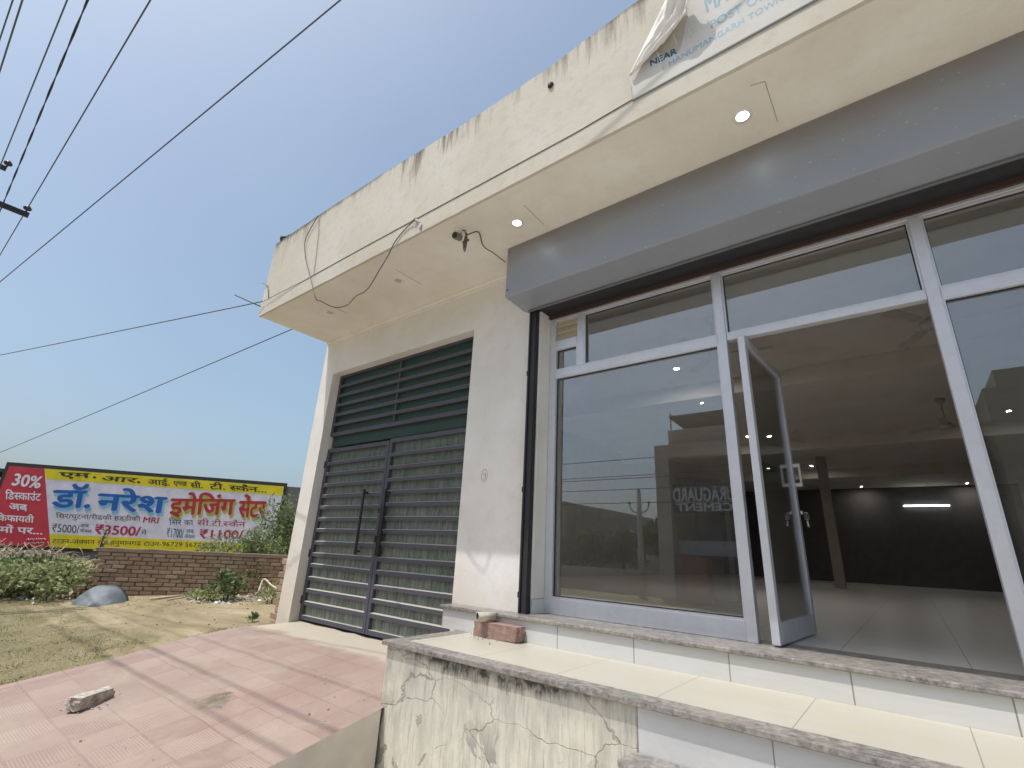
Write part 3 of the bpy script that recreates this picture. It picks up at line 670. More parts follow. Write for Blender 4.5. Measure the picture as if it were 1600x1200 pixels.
m = MB(); m.box(p.x-.63, p.x+.63, 22.075, 22.099, p.z-.03, p.z+.03); m.build('batten', M_WHITEPL, tb)
def fan(p, rot, lab):
    t_ = thing('ceiling_fan', p, lab, 'fan', 'ceiling fans in the shop')
    m = MB(); m.lathe(p, [(.01, 0), (.07, -.01), (.05, -.08), (.014, -.1)], 16); m.tube([Vector(p)+Vector((0, 0, -.08)), Vector(p)+Vector((0, 0, -.42))], .013, 8); m.build('down_rod', M_FAN, t_)
    m = MB(); m.lathe(Vector(p)+Vector((0, 0, -.53)), [(.05, 0), (.10, .02), (.11, .07), (.06, .11), (.02, .14)], 20); m.build('motor', M_FAN, t_)
    for k in range(3):
        a = rot+k*2*pi/3; d = Vector((cos(a), sin(a), 0)); s_ = Vector((-sin(a), cos(a), .18)).normalized(); c = Vector(p)+Vector((0, 0, -.475))
        m = MB(); m.obox(c+d*.15, d, s_, d.cross(s_), .12, .04, .005); q = [c+d*.2-s_*.045, c+d*.62-s_*.06, c+d*.62+s_*.06, c+d*.2+s_*.045]; nn = d.cross(s_)*.003
        A = [m.v(x_-nn) for x_ in q]; B = [m.v(x_+nn) for x_ in q]; m.fv(A[::-1]); m.fv(B)
        for i in range(4): m.fv([A[i], A[(i+1) % 4], B[(i+1) % 4], B[i]])
        m.build('blade', M_FAN, t_)
    return t_
fan((.82, 10.6, 2.799), .4, 'white ceiling fan seen on its long rod right of the doorway')
fan((.55, 5.9, 2.799), 2.0, 'white ceiling fan nearest the shop front, a blade seen at the doorway top')
fan((-1.6, 10.4, 2.799), 1.1, 'white ceiling fan seen left of the doorway behind the door handles')
fan((-1.45, 5.6, 2.799), .2, 'white ceiling fan seen through the left toplight pane')

# ------------------------------------------------------------------ security camera and cables under the canopy
p = on(716, 360, z=SZ-.001)
sc_ = thing('security_camera', p, 'small dome headed security camera under the canopy beside the shutter hood', 'camera')
m = MB(); m.lathe(p, [(.045, 0), (.045, -.018), (.02, -.022), (.02, -.05)], 16); m.build('mount', M_WHITEPL, sc_)
hd_ = Vector(p)+Vector((0, 0, -.07)); dirc = Vector((.25, -.85, -.35)).normalized()
m = MB(); m.lathe(hd_-dirc*.05, [(.028, 0), (.034, .01), (.036, .10), (.03, .105)], 16, axis=dirc); bd = m.build('camera_body', simple('camera_shell', (.22, .19, .16), .5), sc_)
m = MB(); m.lathe(hd_+dirc*.054, [(.026, 0), (.026, .006), (.014, .008)], 16, axis=dirc); m.build('lens', M_DARK, bd)
def cat(pts, n=8):
    pts = [Vector(q) for q in pts]; P = [pts[0]]+pts+[pts[-1]]; out = []
    for i in range(1, len(P)-2):
        a, b, c, d = P[i-1:i+3]
        for k in range(n):
            t = k/n; out.append(.5*((2*b)+(c-a)*t+(2*a-5*b+4*c-d)*t*t+(3*b-a-3*c+d)*t**3))
    out.append(pts[-1]); return out
m = MB(); p0 = p
e = on(790, 410, y=3.13)
pts = [p0+Vector((.02, .0, -.01)), p0+Vector((.07, .02, -.02)), p0+Vector((.10, .0, -.07)), p0+Vector((.13, 0, -.10)), p0+Vector((.19, .08, -.05)), on(755, 384, z=SZ-.05), on(772, 396, z=SZ-.09), e]
m.tube(cat(pts), .006, 6)
for k in range(4):
    q = p0+Vector((.105+.006*k, -.005*k, -.09)); m.tube(cat([q, q+Vector((-.02+.01*k, 0, -.10)), q+Vector((.01, .0, -.19+.015*k)), q+Vector((.025, 0, -.09)), q+Vector((.01, 0, -.0))], 6), .004, 5)
m.tube([p0+Vector((.08, 0, -.165)), p0+Vector((.15, 0, -.165))], .012, 6)
tag(m.build('camera_cable', M_CABLE), 'coiled brown cable tied beside the security camera, running into the hood', 'cable')
# loose cable looping from the parapet over the fascia to its bracket
def fz(u, v, off=.02): return on(u, v, y=FY-off)
m = MB(); r = .0055
pts = [fz(498, 336), fz(478, 372), fz(477, 400), fz(484, 430), fz(493, 465, .03), on(500, 470, y=2.5), on(522, 480, y=2.62), on(542, 477, y=2.66), on(556, 463, y=2.62), on(574, 452, y=2.58), on(594, 420, y=2.5), fz(606, 400, .014), fz(617, 378, .012), fz(633, 358, .012), fz(648, 344, .022)]
m.tube(cat(pts), r, 6); m.tube(cat([fz(498, 336), fz(498, 360, .014), fz(494, 400, .014), fz(490, 430, .014)]), .003, 5)
tag(m.build('loose_cable', M_CABLE), 'loose grey cable drooping in a loop from the left fascia down under the canopy', 'cable')
m = MB(); a, b = fz(648, 342, .024), fz(659, 350, .0); m.tube([a, b+Vector((0, .02, 0))], .011, 8); m.tube([b+Vector((0, -.012, 0)), b+Vector((0, -.012, -.075))], .009, 8); m.lathe(a, [(.016, -.012), (.016, .012)], 10)
tag(m.build('cable_bracket', M_PIPE), 'short pipe stub bracket sticking out of the fascia above the camera', 'bracket')
m = MB(); m.tube([fz(411, 471, .03)+Vector((-.02, 0, 0)), fz(470, 441, .005), fz(560, 391, .005), fz(648, 343, .006), fz(760, 283, .005), fz(900, 207, .005), fz(985, 157, .006), fz(1100, 94, .005), fz(1290, -9, .005), fz(1330, -31, .005)], .0035, 6)
tag(m.build('fascia_cable', M_CABLE), 'thin dark cable running straight along the fascia near its lower edge', 'cable')
m = MB(); a = fz(367, 461, .05); b = fz(412, 481, -.03); m.tube([a, b], .009, 6)
tag(m.build('rebar_rod', M_CABLEDK), 'rusty rod sticking out level from the lower left canopy corner', 'rod')
m = MB(); a, b, c = fz(413, 441, .01)+Vector((-.05, 0, 0)), fz(420, 447, .0), fz(421, 466, .0); m.tube([a, b+Vector((0, -.012, 0)), c+Vector((0, -.012, 0))], .005, 6)
tag(m.build('wire_hook', M_CABLE), 'small bent wire hook on the left edge of the fascia', 'hook')
m = MB(); p = fz(447, 370, -.05); p.z = 3.98; m.lathe(p, [(.05, 0), (.07, .03), (.075, .06), (.05, .085), (.02, .10)], 12); m.tube([p+Vector((.04, 0, .07)), p+Vector((.11, 0, .075))], .018, 8)
tag(m.build('black_lump', M_DARK), 'black cap lying on the left end of the parapet', 'cap')
m = MB(); p = on(861, 134, y=FY); m.lathe((p.x, FY+.02, p.z), [(.018, -.026), (.016, -.022)], 10, axis=(0, 1, 0)); m.build('drain_hole', M_DARK, bld)
m = MB(); m.lathe((p.x, FY-.006, p.z), [(.03, -.0), (.02, -.018), (.012, -.02)], 9, axis=(0, 1, 0)); m.build('bolt', M_RUST, bld)

# ------------------------------------------------------------------ text helpers
def glyph_mesh(body, off=0.0, cut=None):
    c = bpy.data.curves.new('t', 'FONT'); c.body = body; c.size = 1; c.offset = off; c.resolution_u = 4
    o = bpy.data.objects.new('t', c); C.objects.link(o); bpy.context.view_layer.update()
    me = bpy.data.meshes.new_from_object(o.evaluated_get(bpy.context.evaluated_depsgraph_get()))
    b = bmesh.new(); b.from_mesh(me); bpy.data.objects.remove(o); bpy.data.curves.remove(c); bpy.data.meshes.remove(me)
    return b
def text_bm(body, off=.012):
    """flat text; a letter in [brackets] is a Devanagari half form: its right stem is cut away"""
    runs = []; cur = ''
    i = 0
    while i < len(body):
        if body[i] == '[': 
            if cur: runs.append((cur, 0)); cur = ''
            j = body.index(']', i); runs.append((body[i+1:j], 1)); i = j+1
        else: cur += body[i]; i += 1
    if cur: runs.append((cur, 0))
    out = bmesh.new(); x = 0
    for s_, half in runs:
        b = glyph_mesh(s_, off)
        if not b.verts: x += .25; continue
        if half:
            mx = max(v.co.x for v in b.verts)
            geom = b.verts[:]+b.edges[:]+b.faces[:]
            bmesh.ops.bisect_plane(b, geom=geom, plane_co=(mx-.17, 0, 0), plane_no=(1, 0, 0), clear_outer=True)
        mn = min(v.co.x for v in b.verts); mx = max(v.co.x for v in b.verts); mp = {}
        for v in b.verts: mp[v] = out.verts.new((v.co.x-(mn if runs else 0)+x, v.co.y, 0))
        for f in b.faces:
            try: out.faces.new([mp[v] for v in f.verts])
            except ValueError: pass
        lead = len(s_)-len(s_.rstrip()); x += mx-mn-.012+.22*lead; b.free()
    return out
def text_into(mb, body, P0, P1, P2, nrm, lift, off=.012, mi=0, shift=Vector((0, 0, 0))):
    """text whose bounding box fills the parallelogram P0 (bottom left) P1 (bottom right) P2 (top left)"""
    b = text_bm(body, 0.0); xs = [v.co.x for v in b.verts]; ys = [v.co.y for v in b.verts]
    x0, x1, y0, y1 = min(xs), max(xs), min(ys), max(ys)
    st = [(-off, 0), (0, 0), (off, 0), (off*.5, off*.8), (-off*.5, -off*.8)] if off > .013 else [(0, 0)]
    for k, (sx, sy) in enumerate(st):                                     # a broad brush: the stroke laid several times side by side
        mp = {}
        for v in b.verts: mp[v] = mb.v(P0+(P1-P0)*((v.co.x+sx-x0)/(x1-x0))+(P2-P0)*((v.co.y+sy-y0)/(y1-y0))+nrm*(lift+.00015*k)+shift)
        for f in b.faces:
            nf = mb.fv([mp[v] for v in f.verts], mi)
            if nf:
                nf.normal_update()
                if nf.normal.dot(nrm) < 0: nf.normal_flip()
    b.free()
def paint(name, col, fade=.16): return simple(name, col, .7, var=fade, scale=2.5)

# ------------------------------------------------------------------ painted billboard on the wall across the vacant plot
SD = Vector((.60, .80, 0)).normalized(); S0 = ray(14, 725); S0 = S0*(2.5/S0.y); SN = Vector((SD.y, -SD.x, 0))
def sp(u, v, lift=0.0):
    r = ray(u, v); t = S0.dot(SN)/r.dot(SN); return r*t+SN*lift
bb = thing('painted_billboard', sp(230, 857), 'wide hand painted billboard in red, yellow and white with Hindi lettering', 'billboard')
zt = sp(14, 728).z; zb = sp(150, 858).z
def su(p): return (p-S0).dot(SD)
def sq(u, z, l): return S0+SD*(u-0)+SN*l+Vector((0, 0, z-S0.z))
U0, U1 = su(sp(15, 727)), su(sp(443.5, 761))
Mz = lambda u, z, l: sq(u, z, l)
m = MB()
def slab(mb, u0, u1, z0, z1, l0, l1, mi=0):
    q = [mb.v(sq(u, z, l)) for l in (l0, l1) for (u, z) in ((u0, z0), (u1, z0), (u1, z1), (u0, z1))]
    for i in ((3,2,1,0),(4,5,6,7),(0,1,5,4),(1,2,6,5),(2,3,7,6),(3,0,4,7)): mb.fv([q[k] for k in i], mi)
slab(m, U0-.13, U1+.10, zb-.1, zt+.14, -.10, -.03); m.build('frame', simple('dark_frame', (.035, .033, .03), .8), bb)
m = MB(); slab(m, U0, U1, zb, zt, -.029, 0); m.build('white_panel', paint('white_sign_paint', (.64, .62, .71)), bb)
rb0, rb1 = su(sp(70, 731)), su(sp(78.5, 856))
m = MB(); m.face([sq(U0, zb, .004), sq(rb1, zb, .004), sq(rb0, zt, .004), sq(U0, zt, .004)]); m.build('red_panel', paint('red_sign_paint', (.50, .035, .055)), bb)
zy = (sp(73, 750).z+sp(440, 773).z)/2; zy2 = sp(190, 839.6).z
m = MB(); m.face([sq(rb0+(rb1-rb0)*.16, zy, .004), sq(U1, zy, .004), sq(U1, zt, .004), sq(rb0, zt, .004)]); m.face([sq(rb1, zb, .004), sq(U1, zb, .004), sq(U1, zy2, .004), sq(rb1-(rb1-rb0)*.16, zy2, .004)])
m.build('yellow_bands', paint('yellow_sign_paint', (.66, .56, .015)), bb)
TX = {
 'white_lettering': ((.72, .70, .74), [('30%', (18.7,758), (61.8,763), (24.5,740), .03), ('ड{ि}[स]काउंट', (8.6,780), (64,782.5), (9.3,764.6), .02), ('अब', (15.8,796), (43.8,798.8), (14.4,786), .03), ('{ि}कफायती', (-7,813.4), (53,816.8), (-6,800.5), .025), ('दामों पर...', (-20,832), (66,835.7), (-19,818), .025)]),
 'black_lettering': ((.04, .03, .02), [('एम', (94,747.3), (140.9,748.9), (93.4,738), .03), ('.', (146,747.3), (150,747.5), (146,744.5), .02), ('आर', (158,751), (212.7,754.5), (161,743.7), .02), ('.', (215,754.8), (219,755), (215,752), .02), ('आई.', (232,757.8), (265.5,759.9), (231,746), .02), ('ए[ण]ड', (271,759.9), (292,761), (271.7,752), .02), ('सी.', (298,762), (317,762.9), (296.5,751), .02), ('टी.', (328,764.2), (352,765.2), (328,753), .02), ('[स]कैन...', (358.7,766), (416.5,769.7), (358.7,755.5), .02),
     ('टाउन-जं[क]शन रोड.हनुमानगढ टाउन-96729 56773, 9', (81,851.5), (332,858), (83,839.5), .012)]),
 'dark_lettering': ((.045, .055, .05), [('{ि}सर/घुटना/रीढकी हड्डीकी', (87.7,812), (220,817), (87.7,800), .012), ('₹5000/', (81,830.7), (123.6,833.5), (82.5,817.5), .012), ('अब', (125,823.7), (139.4,824.2), (125,818.5), .01), ('केवल', (125,831.4), (143.7,832.8), (125,824.8), .01), ('में', (220.6,835.3), (229,835.8), (221,826.5), .01)]),
 'crimson_lettering': ((.36, .02, .07), [('MRI', (223.7,816.3), (247,817.7), (225.5,807.7), .02), ('सी.टी.[स]कैन', (307.7,821), (383.5,824), (308.5,809.5), .012), ('₹3500/', (148,834), (218.5,837.2), (150.5,819.3), .025), ('₹1100/', (311.5,841), (379,842), (313.5,827), .02)]),
 'blue_lettering': ((.03, .07, .22), [('{ि}सर का', (265,820.2), (302.5,821), (264,808.5), .012), ('₹1700/', (260.5,839), (286.7,840.6), (261.5,824.5), .008), ('अब', (290.5,833), (303,833.5), (290.5,827), .01), ('केवल', (288,840.6), (304,841.2), (289,833.5), .01)]),
 'big_blue_lettering': ((.012, .10, .38), [('डॉ.', (79.8,792.5), (139,793.5), (88,755.5), .028), ('नरेश', (150,796.5), (256,802), (158,761), .028)]),
 'big_red_lettering': ((.38, .02, .04), [('इमे{ि}जंग', (263.5,807.5), (364,808), (270,769.5), .03), ('सेंटर', (371.5,808), (413.5,808.5), (376,773), .03)])}
def fixup(s_):
    import re
    s_ = re.sub(r'\{ि\}', 'ि', s_); return s_.replace('डि', 'िड') if s_.startswith('डि') else s_
drop = Vector((0, 0, -.11))+SD*.07
for nm, col in (('big_blue_lettering', (.22, .48, .68)), ('big_red_lettering', (.40, .42, .06))):
    mt_ = paint(nm+'_shade', col)
    for (s_, a, b, c, of) in TX[nm][1]: m = MB(); text_into(m, fixup(s_), sp(*a), sp(*b), sp(*c), SN, .007, of+.01, shift=drop); m.build('lettering_shadow', mt_, bb, fixn=False)
for nm, (col, items) in TX.items():
    mt_ = paint(nm, col)
    for (s_, a, b, c, of) in items: m = MB(); text_into(m, fixup(s_), sp(*a), sp(*b), sp(*c), SN, .014, of); m.build(nm, mt_, bb, fixn=False)
m = MB()                                                                  # the small signature scrawl in the red corner
for (a, b, c) in ((42, 72, 843), (36, 70, 849)):
    pts = [sp(a+(b-a)*k/26, c+1.3*sin(k*2.3)+.8*sin(k*5.1)-(k/26)*1.0, .011) for k in range(27)]; m.tube(pts, .012, 4)
m.build('signature_scrawl', paint('scrawl', (.55, .40, .42)), bb)
# grey wall carrying it, running on to the right, and a dark shed beyond its left end
bw = MB(); slab(bw, U0-.1, U1+9, zb-2.0, zt+.02, -.45, -.105)
bw2 = bw; tag(bw.build('boundary_wall', simple('grey_render', (.15, .145, .14), .9, var=.25, scale=2, bmp=.3)), 'dark grey rendered wall that carries the painted billboard', 'wall')
sh = thing('dark_shed', sq(U0-3, -1.1, -1.5), 'dark low shed at the left edge beside the billboard', 'shed')
m = MB(); slab(m, U0-7, U0-.25, -1.2, zt-.55, -3, -.6); m.build('shed_wall', simple('shed_brown', (.05, .035, .03), .9), sh)
m = MB(); slab(m, U0-7.2, U0-.14, zt-.22, zt-.1, -3.2, -.1); m.build('shed_roof', simple('shed_roof_dark', (.04, .038, .035), .8), sh)
m = MB(); slab(m, U0-7.2, U0-.05, zt-.54, zt-.42, -.6, -.05); m.build('shed_gutter', simple('pale_gutter', (.42, .42, .40), .7), sh)

# ------------------------------------------------------------------ low brick wall on the plot
BD = Vector((.55, .835, 0)).normalized(); B0 = on(200, 935, z=-1.10); BN = Vector((BD.y, -BD.x, 0))
def bp(u, v): r = ray(u, v); return r*(B0.dot(BN)/r.dot(BN))
bs = lambda p: (p-B0).dot(BD)
s0, s1 = bs(bp(140, 900)), bs(bp(447, 900)); ztop = (bp(145, 862).z+bp(430, 871).z)/2
wl = thing('brick_wall', B0+BD*(s0+s1)/2, 'low unplastered brick wall with cement capping across the vacant plot', 'wall')
ch = .068; nb = int((ztop+1.12)/ch)+1; Z = Vector((0, 0, 1))
m = MB()
for r_ in range(nb):
    z = ztop-ch*(r_+.5); off = .115 if r_ % 2 else 0; s = s0+off-(.0 if r_ < nb-4 else .18*(r_-nb+5)*.9)
    if r_ == 0: s += .05
    while s < s1:
        l = .20+random.uniform(-.012, .012)
        c = B0+BD*(s+l/2)+BN*(random.uniform(-.008, .008))+Z*(z-B0.z+random.uniform(-.004, .004))
        m.obox(c, BD, BN, Z, l-.012, .23, ch-.012); s += .207
m.build('brickwork', M_BRICK, wl, bevel=.005, seg=1)
m = MB(); c = B0+BD*(s0+s1)/2+Z*((ztop-1.3)/2-B0.z); m.obox(c+BD*.1, BD, BN, Z, s1-s0-.3, .205, ztop+1.3-.01); m.build('mortar', M_MORTAR, wl)
m = MB(); n = 40
for k in range(n):
    a = s0+.02+(s1-s0)*k/n; b = s0+.02+(s1-s0)*(k+1)/n; hgt = .062+.012*mnoise.noise(Vector((a*3, 0, 0)))
    m.obox(B0+BD*(a+b)/2+Z*(ztop+hgt/2-B0.z+.001), BD, BN, Z, b-a+.002, .25+.01*mnoise.noise(Vector((a*5, 2, 0))), hgt)
m.build('capping', M_MORTARCAP, wl)
# toothed brick stub against the left pillar
m = MB(); pb = thing('brick_stub', (-6.57, 3.72, -1.05), 'toothed end of a broken brick wall against the left pillar', 'wall')
for r_ in range(10):
    z = -1.07+.083*r_+.04; x0 = -6.66-.07*(r_ % 2)-random.uniform(0, .03)
    if r_ > 7: x0 += .04
    m.obox(((x0-6.455)/2, 3.75, z), Vector((1, 0, 0)), Vector((0, 1, 0)), Z, (-6.455-x0), .36+random.uniform(-.02, .02), .071)
m.build('brickwork', M_BRICK, pb, bevel=.006, seg=1)
m = MB(); m.box(-6.62, -6.456, 3.6, 3.9, -1.2, -.26); m.build('mortar', M_MORTAR, pb)

# ------------------------------------------------------------------ plants
def leaves(mb, c, rad, n, size, rnd, up=.3, aspect=.55, shell=.25):
    c = Vector(c)
    for _ in range(n):
        while True:
            p = Vector((rnd.uniform(-1, 1), rnd.uniform(-1, 1), rnd.uniform(-1, 1)))
            if shell < p.length <= 1: break
        p = Vector((p.x*rad[0], p.y*rad[1], p.z*rad[2]))+c
        d = Vector((rnd.gauss(0, 1), rnd.gauss(0, 1), rnd.gauss(up, .7))).normalized(); s_ = d.orthogonal().normalized()
        s_ = (Matrix.Rotation(rnd.uniform(0, 6.28), 3, d) @ s_); L_ = size*rnd.uniform(.6, 1.35); w_ = L_*aspect/2; nn = d.cross(s_)*L_*.12
        a, b, e, f = mb.v(p), mb.v(p+d*L_*.5+s_*w_-nn), mb.v(p+d*L_), mb.v(p+d*L_*.5-s_*w_-nn)
        mb.fv([a, b, e]); mb.fv([a, e, f])
def bush(name, base, rx, ry, h, nl, size, leafm, label, seed, group=None, stems=7, aspect=.55, lumps=7, up=.3, cat='shrub', sm=None, sr=1):
    rnd = random.Random(seed); base = Vector(base); t_ = thing(name, base, label, cat, group)
    m = MB(); tips = []
    for k in range(stems):
        a = rnd.uniform(0, 6.28); q = base+Vector((cos(a)*rx*rnd.uniform(.2, .85), sin(a)*ry*rnd.uniform(.2, .85), h*rnd.uniform(.55, .95)))
        mid = base.lerp(q, .5)+Vector((rnd.uniform(-.1, .1)*rx, rnd.uniform(-.1, .1)*ry, h*.08)); m.tube(cat_([base+Vector((cos(a), sin(a), 0))*.04, mid, q]), (.008*h+.003)*sr, 5); tips.append(q)
    m.build('stems', sm or M_STEM, t_)
    m = MB()
    for k in range(lumps):
        q = tips[k % len(tips)]; r0 = rnd.uniform(.28, .5)
        leaves(m, q+Vector((0, 0, -h*rnd.uniform(.05, .3))), (rx*r0*1.2, ry*r0*1.2, h*r0*.75), nl//lumps, size, rnd, up, aspect, .1)
    leaves(m, base+Vector((0, 0, h*.42)), (rx*.8, ry*.8, h*.42), nl//3, size, rnd, up, aspect, .3)
    m.build('foliage', leafm, t_, fixn=False); return t_
def cat_(pts): return cat(pts, 3)
GB = 'leafy weeds left of the brick wall'
gl = lambda u, v: (lambda p: Vector((p.x, p.y, gz(p.x, p.y)-.02)))(on(u, v, z=-1.1))
bush('leafy_weed', gl(22, 928), .85, .8, .58, 1150, .085, M_LEAFY, 'yellow green leafy weed at the far left edge of the plot', 1, GB)
bush('leafy_weed', gl(75, 930), .80, .7, .55, 1150, .085, M_LEAFY, 'yellow green leafy weed in the middle of the clump by the wall', 2, GB)
bush('leafy_weed', gl(116, 930), .50, .5, .60, 900, .08, M_LEAFY, 'yellow green leafy weed touching the left end of the brick wall', 3, GB)
bush('leafy_weed', gl(50, 905), 1.1, .9, .55, 1500, .09, M_LEAFD, 'darker green leafy weed behind the clump left of the wall', 4, GB)
bush('leafy_weed', gl(-25, 930), .9, .8, .6, 1000, .085, M_LEAFY, 'yellow green leafy weed half cut off by the left picture edge', 14, GB)
# dry brush in front of the billboard foot
for k, (u, lab) in enumerate(((20, 'heap of pale dry brush below the red billboard corner'), (95, 'heap of pale dry brush below the yellow billboard band'))):
    q = sp(u, 868, 2.2); rnd = random.Random(30+k); t_ = thing('dry_brush', Vector((q.x, q.y, -1.1)), lab, 'brush', 'dry brush heaps under the billboard'); m = MB()
    for _ in range(260):
        a = Vector((q.x, q.y, -1.1))+Vector((rnd.gauss(0, 1.0), rnd.gauss(0, .8), rnd.uniform(.0, .30))); d = Vector((rnd.gauss(0, 1), rnd.gauss(0, 1), rnd.gauss(.2, .5))).normalized(); m.tube([a, a+d*.25+Vector((0, 0, .03)), a+d*.5], .010, 3)
    leaves(m, (q.x, q.y, -.95), (1.8, 1.4, .22), 1400, .11, rnd); m.build('twigs', M_DRY, t_)
# feathery tall shrub at right in front of the billboard
def far(u, v, dpt): r = ray(u, v); return r*(dpt/Vector((r.x, r.y, 0)).length)
q = far(458, 866, 14.5); bush('feathery_shrub', (q.x, q.y, -1.05), 0.72, .9, 1.95, 3600, .13, M_LEAFF, 'tall feathery green shrub hiding the right end of the billboard', 5, None, 12, .28, 14, .5)
q = far(408, 866, 13.6); bush('feathery_shrub', (q.x, q.y, -1.05), .5, .5, 1.30, 1300, .11, M_LEAFF, 'shorter feathery shrub against the lower right billboard', 6, None, 8, .28, 8, .5)
q = far(345, 866, 12.8); bush('creeping_weed', (q.x, q.y, -1.05), .75, .5, 1.17, 1200, .08, M_LEAFF, 'low green creeper showing above the right half of the brick wall', 7, None, 7, .4, 8, .4, 'weed')
q = far(155, 858, 13); bush('thin_sapling', (q.x, q.y, -1.05), .08, .08, 1.28, 36, .08, M_LEAFY, 'thin sapling rising before the yellow lettering band at the brick wall end', 8, None, 2, .5, 3, .4, 'sapling')
# plants in front of the brick wall
q = gl(352, 944); bush('dark_bush', q+BN*.15, .36, .30, .42, 300, .08, M_LEAFD, 'dark broad leaved bush at the foot of the brick wall', 9, None, 6, .75, 6)
q = gl(385, 938); bush('twiggy_bush', q, .46, .3, .64, 150, .06, M_LEAFD, 'twiggy dark bush leaning on the brick wall near the pillar', 10, None, 34, .5, 9, sm=M_TWIG, sr=.8)
q = gl(315, 945); bush('low_weed', q+BN*.1, .40, .25, .22, 380, .06, M_LEAFY, 'low yellowish weed left of the dark bush at the wall foot', 11, None, 5, .5, 5, .5, 'weed')
q = gl(418, 952); bush('low_weed', q, .3, .25, .35, 300, .06, M_LEAFY, 'low green weed beside the toothed brick stub', 12, None, 6, .5, 5, .5, 'weed')
q = on(390, 972, z=-1.03); bush('low_weed', (q.x, q.y, gz(q.x, q.y)), .09, .09, .12, 60, .045, M_LEAFD, 'tiny dark weed alone on the dirt beside the ramp', 13, None, 3, .5, 3, .5, 'weed')
m = MB(); rnd = random.Random(50); a = on(440, 925, z=-.75); m.tube(cat([on(438, 922, y=3.6), on(425, 915, y=3.75), on(412, 905, y=3.8), on(404, 925, y=3.7)], 5), .012, 6)
tag(m.build('bare_branch', M_WOOD), 'bleached bare branch arching beside the toothed brick stub', 'branch')

# blue grey sheet bent into a dome, leaning on the wall
q = gl(160, 940); m = MB(); n = 16; R_ = .385; H = .31
for l in (0, 1):
    pass
ax = (BD*.95+BN*.05).normalized(); front = BN*.42
ctr = q+Vector((0, 0, -.01))
ringA, ringB, ringC = [], [], []
for k in range(n+1):
    a = pi*k/n; up_ = H*sin(a)**1.25*(1+.03*sin(a*7))
    ringA.append(m.v(ctr+ax*(R_*cos(a))+Z*up_-BN*.06*sin(a))); ringB.append(m.v(ctr+ax*(R_*.93*cos(a))+Z*(up_*.93)+BN*.16*(1-.35*sin(a)))); ringC.append(m.v(ctr+ax*(R_*.90*cos(a))+Z*max(0, up_*.90-.01)+BN*.12))
apex = m.v(ctr+BN*.36+Z*.02); apex2 = m.v(ctr+BN*.33+Z*.01)
for k in range(n):
    for A, B in ((ringA, ringB),):
        f = m.fv([A[k], A[k+1], B[k+1], B[k]]); f.smooth = True
    f = m.fv([ringB[k], ringB[k+1], apex]); f.smooth = True
    f = m.fv([ringC[k+1], ringC[k], apex2]); m.fv([ringA[k+1], ringA[k], ringC[k], ringC[k+1]])
tag(m.build('bent_sheet', M_TARP, weld=True), 'blue grey bent plastic sheet standing like a dome against the brick wall', 'sheet')
m = MB(); a, b = gl(236, 942), gl(285, 941); m.tube([a+Z*.04+BN*.1, b+Z*.06+BN*.05], .018, 6); tag(m.build('stick', M_WOOD), 'bleached stick lying at the foot of the brick wall', 'stick')
m = MB(); a, b = gl(262, 945), gl(305, 939); m.tube([a+Z*.03+BN*.1, b+Z*.05], .012, 6); tag(m.build('stick', M_WOOD), 'thinner stick crossing before the longer one at the wall foot', 'stick')
m = MB(); rnd = random.Random(60)
for _ in range(170):
    if rnd.random() < .75: u, v = rnd.uniform(290, 425), rnd.gauss(945, 5)
    else: u, v = rnd.uniform(10, 120), rnd.gauss(932, 4)
    p = gl(u, v); s_ = rnd.uniform(.02, .06); d = Vector((rnd.gauss(0, 1), rnd.gauss(0, 1), rnd.gauss(0, .5))).normalized(); e = d.orthogonal().normalized()
    m.obox(p+Z*(.02+rnd.uniform(0, .03)), d, e, d.cross(e), s_, s_*rnd.uniform(.4, 1), .006)
tag(m.build('litter', simple('pale_litter', (.55, .56, .54), .6, var=.4, scale=6)), 'scattered pale plastic litter along the foot of the wall', 'litter', kind='stuff')
m = MB(); rnd = random.Random(61)
for _ in range(110):
    u, v = rnd.uniform(0, 400), rnd.uniform(945, 1050); p = on(u, v, z=-1.15)
    if p.x > -6.5 or p.y < 0: continue
    p.z = gz(p.x, p.y); s_ = rnd.uniform(.006, .018); d = Vector((rnd.gauss(0, 1), rnd.gauss(0, 1), rnd.gauss(0, 1))).normalized(); e = d.orthogonal().normalized(); m.obox(p+Z*s_*.2, d, e, d.cross(e), s_*1.4, s_, s_*.7)
tag(m.build('pebbles', simple('pebble', (.34, .27, .19), .95, var=.4, scale=3)), 'small stones and clods scattered over the dry earth', 'pebbles', kind='stuff')
m = MB(); rnd = random.Random(62)
def tuft(x, y, n, s_):
    for _ in range(n):
        p = Vector((x+rnd.gauss(0, s_), y+rnd.gauss(0, s_), 0)); 
        if -6.44 < p.x: continue
        p.z = gz(p.x, p.y)-.003; h = rnd.uniform(.008, .022); d = Vector((rnd.gauss(0, .7), rnd.gauss(0, .7), 1)).normalized()*h; s2 = Vector((rnd.gauss(0, 1), rnd.gauss(0, 1), 0)).normalized()*.0035
        m.face([p-s2, p+s2, p+d])
cells = 0
while cells < 420:
    u, v = rnd.uniform(-30, 430), rnd.uniform(940, 1068); p = on(u, v, z=-1.15)
    k = mnoise.noise(Vector((p.x*.5+3, p.y*.5, 0)))
    near = p.y < 2.1 and p.x < -6.5
    if (near and k > -.35) or (v < 958 and rnd.random() < .6) or k > .35: tuft(p.x, p.y, 46, .11 if near else .08); cells += 1
    elif rnd.random() < .02: cells += 1
tag(m.build('grass', M_GRASS, fixn=False), 'sparse short grass in patches over the dry earth', 'grass', kind='stuff')

